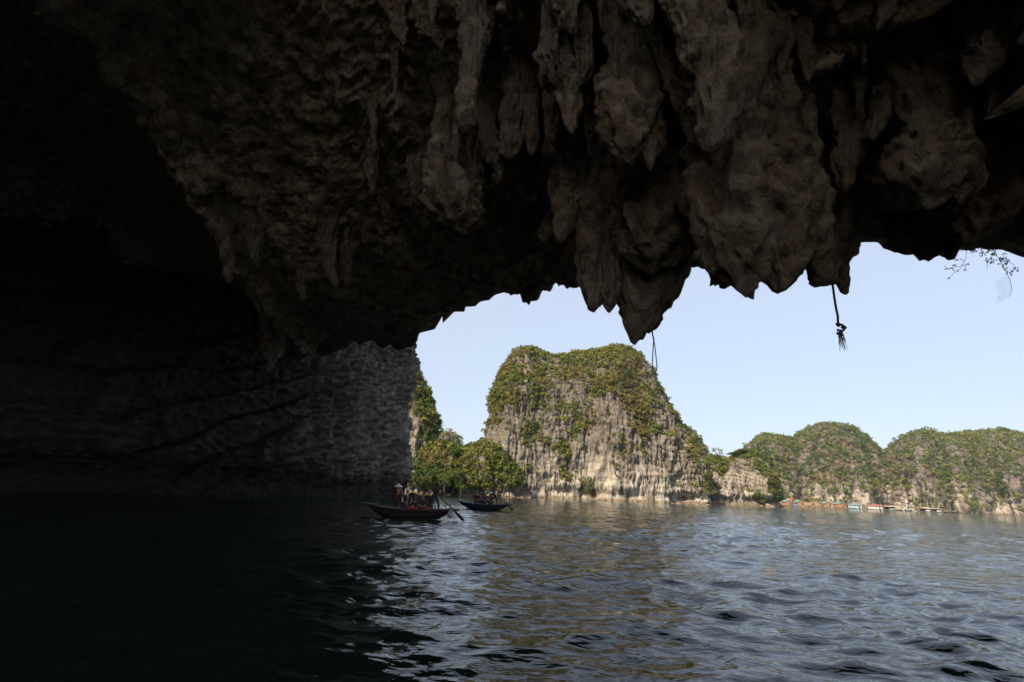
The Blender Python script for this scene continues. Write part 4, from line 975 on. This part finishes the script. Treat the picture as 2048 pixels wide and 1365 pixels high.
# loose things lying in the near boat
def jacket(label, loc, rz, c=ORA):
    t = thing("life_jacket", label, "life jacket", loc, rz, "life jackets lying in the near boat"); mb = MB()
    for s_ in (-1, 1): MB().ball((0, 0.11 * s_, 0.06), (0.20, 0.09, 0.07), 12, 8).build("float_panel", cloth(c), t, True)
    MB().tube([(0.17, -.1, .08), (0.25, 0, .11), (0.17, .1, .08)], 0.035, 8).build("collar", cloth(c), t, True)
    MB().box((0, 0, 0.125), (0.05, 0.36, 0.015)).build("strap", cloth((0.02, 0.02, 0.02)), t)
jacket("orange red life jacket beside the white shirted passenger", on_boat(B1, 0.02, -0.42, 0.53), 0.4)
jacket("orange red life jacket between two passengers mid boat", on_boat(B1, 0.40, -0.58, 0.50), 1.2)
jacket("orange red life jacket by the feet of the standing rower", on_boat(B1, 1.02, -0.42, 0.52), 0.1)
bag = thing("bag", "pale grey bag hanging under the stern of the near boat", "bag", on_boat(B1, 2.38, -0.42, 0.22))
bm_ = MB(); V, F = [], []
prof = [(0.03, .40), (0.06, .34), (0.15, .24), (0.19, .12), (0.17, .02), (0.08, -.04), (0.01, -.05)]
for i, (r_, z_) in enumerate(prof):
    for k in range(14): q = 1 + .13 * math.sin(k * 2.1 + i); V.append((r_ * q * math.cos(k * .4488), r_ * q * math.sin(k * .4488), z_))
for i in range(len(prof) - 1):
    for k in range(14): F.append((i * 14 + k, i * 14 + (k + 1) % 14, (i + 1) * 14 + (k + 1) % 14, (i + 1) * 14 + k))
bm_.add(V, F); bm_.build("sack", plain("grey_plastic", (0.34, 0.34, 0.36), .45), bag, True); MB().tube([(0, 0, .38), (.02, 0, .62)], .012, 6).build("cord", M_ROPE, bag)

YF = 46.0; pf = U(969, 1010, YF)
B2 = boat("dark blue rowing boat farther out with passengers", (pf[0], YF, 0.02), math.radians(8), W_BLUE, W_BLUET, W_IN, 0.92)
person("passenger in a dark red vest and hat at the bow of the far boat", on_boat(B2, -0.85, 0.12, 0.60), CAMD + 0.2, "sit", "lap", (0.06, 0.03, 0.03), (0.03, 0.03, 0.035), RED, "bucket", (0.16, 0.14, 0.12), group=g2)
person("passenger in white sleeves second from the bow of the far boat", on_boat(B2, -0.42, 0.25, 0.60), CAMD + 0.3, "sit", "side", (0.55, 0.55, 0.62), (0.03, 0.03, 0.035), (0.10, 0.025, 0.02), "bucket", (0.07, 0.06, 0.05), group=g2)
person("passenger in a white cap and dark red vest mid far boat", on_boat(B2, 0.05, 0.05, 0.58), CAMD, "sit", "lap", (0.40, 0.38, 0.45), (0.03, 0.03, 0.04), RED, "cap", (0.6, 0.58, 0.55), group=g2)
person("passenger in a pale conical hat and blue white sleeves, far boat", on_boat(B2, 0.55, 0.1, 0.55), CAMD + 0.2, "sit", "lap", (0.45, 0.48, 0.62), (0.03, 0.03, 0.04), RED, "cone", (0.55, 0.49, 0.38), group=g2)
person("rower in black standing at the stern of the far boat", on_boat(B2, 1.0, 0.1, 0.28), math.radians(160), "stand", "oar", (0.025, 0.022, 0.022), (0.02, 0.02, 0.025), None, "bucket", (0.12, 0.09, 0.06), lean=0.5, group=g2, bare_arms=False)
person("passenger in a dark hat sitting at the back of the far boat, behind the rest", on_boat(B2, -0.05, 0.5, 0.66), CAMD - 0.2, "sit", "lap", (0.04, 0.04, 0.05), (0.03, 0.03, 0.04), RED, "bucket", (0.05, 0.04, 0.04), group=g2)
oar("dark oar slanting into the water right of the far boat", U(986, 988, YF - 0.4), U(1027, 1021, YF - 2.0), 1.0)

# ================================================================== FLOATING VILLAGE
YV = 352.0; MPX = YV / FPX
M_PLANK = wood("raft_wood", (0.23, 0.19, 0.15)); M_ORW = wood("orange_boards", (0.40, 0.20, 0.085)); M_GRN = plain("green_roof", (0.18, 0.26, 0.225), .6); M_REDR = plain("red_roof", (0.38, 0.11, 0.08), .6)
M_TAN = plain("tan_roof", (0.50, 0.37, 0.25), .7); M_WHT = plain("white_wall", (0.62, 0.58, 0.52), .8); M_BLU = plain("blue_tarp", (0.10, 0.22, 0.50), .6); M_DRK = plain("dark_opening", (0.03, 0.028, 0.026), .9); M_TEA = plain("teal_paint", (0.20, 0.36, 0.36), .6); M_GRYR = plain("grey_thatch", (0.24, 0.19, 0.16), .9)
def vpos(px, Y=YV): return float(U(px, 1015, Y)[0])
def raft(t, w, d, floats=True):
    MB().box((0, 0, 0.28), (w, d, 0.22)).build("platform", M_PLANK, t)
    for k in range(max(2, int(w / 1.6))):
        x = -w / 2 + 0.6 + k * (w - 1.2) / max(1, int(w / 1.6) - 1); MB().tube([(x, -d / 2 + .1, 0.02), (x, d / 2 - .1, 0.02)], 0.28, 8).build("float_drum", M_BLU if k % 2 else M_DRK, t, True)
def cabin(label, px, w, wall_m, roof_m, wh=2.3, rh=1.1, d=4.5, hip=False, door=True, Y=YV, openf=False):
    t = thing("floating_house", label, "house", (vpos(px, Y), Y, 0), 0.12, "houses of the floating village")
    raft(t, w + 1.6, d + 2.2); z0 = 0.39; mb = MB(); h = w / 2
    if not openf:
        V = [(-h, -d / 2, z0), (h, -d / 2, z0), (h, -d / 2, z0 + wh), (0, -d / 2, z0 + wh + (0 if hip else rh)), (-h, -d / 2, z0 + wh)]; V2 = [(x, d / 2, z) for x, y, z in V]
        mb.add(V + V2, [(0, 1, 2, 3, 4), (9, 8, 7, 6, 5), (0, 5, 6, 1), (1, 6, 7, 2), (4, 9, 5, 0)]); mb.build("wall", wall_m, t)
        if door: 
            dr = MB().box((w * .22, -d / 2 - .03, z0 + .95), (0.85, 0.07, 1.9)).build("door", M_DRK, t); MB().box((w * .22 - .3, -d / 2 - .09, z0 + .95), (0.06, 0.06, 0.16)).build("handle", M_WHT, dr)
        wn_ = MB().box((-w * .2, -d / 2 - .03, z0 + 1.35), (1.1, 0.08, 0.9)).build("window", M_WHT, t); MB().box((-w * .2, -d / 2 - .08, z0 + 1.35), (0.9, 0.05, 0.7)).build("pane", M_DRK, wn_)
        for x in np.arange(-h + .4, h - .1, .8): MB().box((x, -d / 2 - .012, z0 + wh / 2), (0.07, 0.05, wh)).build("batten", wall_m, t)
    else:
        for x in np.linspace(-h, h, 5):
            for y in (-d / 2, d / 2): MB().box((x, y, z0 + wh / 2), (0.16, 0.16, wh)).build("post", M_PLANK, t)
        MB().box((0, d / 2 - .2, z0 + wh / 2), (w - .2, 0.1, wh)).build("back_wall", M_DRK, t)
        MB().box((-w * .15, -d / 2 + .05, z0 + .45), (w * .5, 0.08, 0.8)).build("railing", wall_m, t)
    o = 0.55; zr, zt = z0 + wh, z0 + wh + rh
    if hip:
        V = [(-h - o, -d / 2 - o, zr - .15), (h + o, -d / 2 - o, zr - .15), (h + o, d / 2 + o, zr - .15), (-h - o, d / 2 + o, zr - .15), (-h * .45, 0, zt), (h * .45, 0, zt)]
        MB().add(V, [(0, 1, 5, 4), (2, 3, 4, 5), (1, 2, 5), (3, 0, 4), (3, 2, 1, 0)]).build("roof", roof_m, t)
    else:
        for s_ in (-1, 1):
            zl = zr - o * rh / h
            V = [(0, -d / 2 - o, zt + .10), (s_ * (h + o), -d / 2 - o, zl + .10), (s_ * (h + o), d / 2 + o, zl + .10), (0, d / 2 + o, zt + .10)]; V2 = [(x, y, z - .12) for x, y, z in V]
            MB().add(V + V2, [(0, 1, 2, 3), (7, 6, 5, 4), (0, 4, 5, 1), (1, 5, 6, 2), (2, 6, 7, 3), (3, 7, 4, 0)]).build("roof_slope", roof_m, t)
    return t
cabin("orange wooden floating house with green roof beside the islet", 1575, 4.6, M_ORW, M_GRN)
cabin("orange floating house with green roof half hidden by the shore rock", 1599, 5.0, M_ORW, M_GRN, 2.6, 1.2)
cabin("orange floating house with green roof just right of the shore rock", 1653, 5.2, M_ORW, M_GRN, 2.3, 1.2)
cabin("wider orange floating house with green roof farthest right of the four", 1679, 6.0, M_ORW, M_GRN, 2.2, 1.1)
cabin("pale blue floating house with teal hipped roof", 1710, 6.4, plain("pale_blue_wall", (0.42, 0.52, 0.56), .8), M_GRN, 2.1, 1.1, hip=True)
cabin("white walled floating house with a red roof", 1750, 7.0, M_WHT, M_REDR, 2.1, 1.2, hip=True)
cabin("long open floating shed with tan roof beside the red roofed house", 1784, 9.0, M_TEA, M_TAN, 2.1, 0.6, hip=True, openf=True)
cabin("open floating shed with tan roof at the right of the village", 1851, 6.0, M_WHT, M_TAN, 2.0, 0.7, hip=True, openf=True)
cabin("low open floating hut with grey roof beside the tan shed", 1873, 6.4, M_WHT, M_GRYR, 1.8, 0.7, hip=True, openf=True)
t = thing("market_stall", "small blue tarpaulin kiosk between two orange houses", "kiosk", (vpos(1587), YV - 1, 0)); raft(t, 3.4, 3.4)
for x in (-1.2, 1.2):
    for y in (-1.2, 1.2): MB().box((x, y, 1.4), (.1, .1, 2.0)).build("post", M_PLANK, t)
MB().add([(-1.5, -1.5, 2.3), (1.5, -1.5, 2.3), (1.5, 1.5, 2.6), (-1.5, 1.5, 2.6), (-1.5, -1.5, 2.22), (1.5, -1.5, 2.22), (1.5, 1.5, 2.52), (-1.5, 1.5, 2.52)], [(0, 1, 2, 3), (7, 6, 5, 4), (0, 4, 5, 1), (1, 5, 6, 2), (2, 6, 7, 3), (3, 7, 4, 0)]).build("canopy", M_GRYR, t)
MB().box((0, -1.25, 1.0), (2.4, 0.06, 1.2)).build("tarpaulin", M_BLU, t)
t = thing("flag", "red flag on a pole above the blue kiosk", "flag", (vpos(1588), YV + 1, 0.4)); MB().tube([(-1, 0, 0), (-1, 0, 5.4)], .05, 6).build("pole", M_PLANK, t)
V, F = [], []
for i in range(9):
    for j in range(2): V.append((-1 + i * .26, .15 * math.sin(i * .9), 5.3 - j * 1.3 - .02 * i))
MB().add(V, [(2 * i, 2 * i + 1, 2 * i + 3, 2 * i + 2) for i in range(8)]).build("cloth", cloth((0.6, 0.05, 0.04)), t, True)
def small_boat(label, px, L_, hm, cabin_c=None, Y=YV - 6, rz=0.1):
    t = thing("fishing_boat", label, "boat", (vpos(px, Y), Y, 0.05), rz, "small boats moored at the village")
    n, m = 17, 7; V = []
    for i in range(n):
        u = -1 + 2 * i / (n - 1); b = L_ * .16 * (1 - abs(u) ** 2.5 * .85); sh = L_ * .09 + L_ * .10 * abs(u) ** 2.5; bo = -0.2 + L_ * .10 * max(0, abs(u) - .5) * 2
        for k in range(m):
            v = -1 + 2 * k / (m - 1); V.append((u * L_ / 2, b * v * (1 if abs(v) > .5 else 1.1), bo + (sh - bo) * abs(v) ** 2.2))
    MB().add(V, [tuple(f) for f in grid_faces(n, m)]).build("hull", hm, t, True)
    for s_ in (0, m - 1): MB().tube([V[i * m + s_] for i in range(n)], .07, 6).build("gunwale", M_PLANK, t, True)
    for x in (-.2, .2): MB().box((x * L_, 0, L_ * .07), (.3, L_ * .27, .06)).build("thwart", M_PLANK, t)
    if cabin_c:
        MB().box((-.05 * L_, 0, L_ * .15), (L_ * .3, L_ * .2, L_ * .14)).build("cabin", cabin_c, t); MB().box((-.05 * L_, 0, L_ * .235), (L_ * .36, L_ * .25, .08)).build("cabin_roof", M_WHT, t)
    return t
small_boat("dark boat with pale blue cabin moored right of the long shed", 1815, 5.5, M_DRK, plain("sky_blue_paint", (.35, .52, .66), .5))
small_boat("teal boat moored in front of the long shed", 1783, 4.2, M_TEA)
small_boat("small white boat at the landing right of the blue cabin boat", 1833, 3.6, M_WHT)
small_boat("blue skiff moored by the teal roofed house", 1704, 4.0, M_BLU)
small_boat("white skiff between the third and fourth orange houses", 1666, 3.4, M_WHT)
small_boat("pale blue skiff in front of the grey roofed hut", 1880, 3.8, M_TEA)
fb = small_boat("large wooden fishing boat with tall posts at the right end of the village", 1900, 10.0, wood("boat_brown", (0.30, 0.20, 0.12)), None, YV - 4)
for x, h_ in ((-2.2, 6.2), (-1.6, 5.2), (-0.4, 7.2), (0.4, 6.4)): MB().tube([(x, .3, .4), (x + .3, .3, h_)], [.16, .08], 7).build("post", M_PLANK, fb, True)
MB().tube([(1.2, -.2, 1.0), (9.5, -.4, 3.6)], [.12, .06], 7).build("boom", M_PLANK, fb, True)
small_boat("brown sampan tied up just right of the tan roofed long shed", 1797, 5.0, wood("sampan_brown", (0.22, 0.15, 0.10)))
karst("shore_rock", "low brown rock sticking out of the water among the orange houses", [(1599, 1015), (1607, 1011), (1616, 1008), (1626, 1005), (1636, 1004), (1642, 1004), (1647, 1009), (1651, 1016)], 344, 3.5, 2.4, 70, 30, limestone("brown_shore_rock", (0.85, 0.68, 0.5), False, .5), 21, sc=0.5, clumps=12, crad=(.2, .4), K=10, notch=0, vegbias=.3, veg_label="few tufts of weed on the low brown shore rock")

def rear_face():
    xs = np.linspace(-58, 26, 90); n = 14
    y = np.interp(xs, [-60, -26, -13, -9, 0, 4, 8, 12, 26], [-6, 2, 8.4, 8.8, 8.4, 5.6, 1.0, -4.0, -10.0]) + 0.4
    zb = np.minimum(ceil_base(xs, y) + 5.5 * sstep(-4, -8, xs), 26) + 0.6; k = np.linspace(0, 1, n)
    P = np.stack([np.repeat(xs[:, None], n, 1), y[:, None] + 9 * k[None, :] ** 2, zb[:, None] * (1 - k) + (46 - 0.012 * (xs[:, None] + 10) ** 2) * k], -1).reshape(-1, 3)
    P[:, 1] += 1.5 * fbm(P * 0.15, 3, 88)
    link("tunnel_cliff", mesh_np("tunnel_cliff", P, grid_faces(90, n)), M_LIME, None, kind="structure", label="cliff face rising above the tunnel opening over the viewer")
rear_face()

# ================================================================== HAZE
def build_haze():
    m = bpy.data.materials.new("haze_air"); m.use_nodes = True; nt = m.node_tree; nt.nodes.clear()
    o = nt.nodes.new("ShaderNodeOutputMaterial"); v = nt.nodes.new("ShaderNodeVolumePrincipled")
    v.inputs["Color"].default_value = (0.86, 0.92, 1.0, 1); v.inputs["Density"].default_value = 0.00015; v.inputs["Anisotropy"].default_value = 0.2
    nt.links.new(v.outputs[0], o.inputs["Volume"])
    MB().box((0, 0, 107), (1330, 1330, 220)).build("haze", m, None, kind="stuff", label="thin pale sea haze over the bay", category="haze")
build_haze()
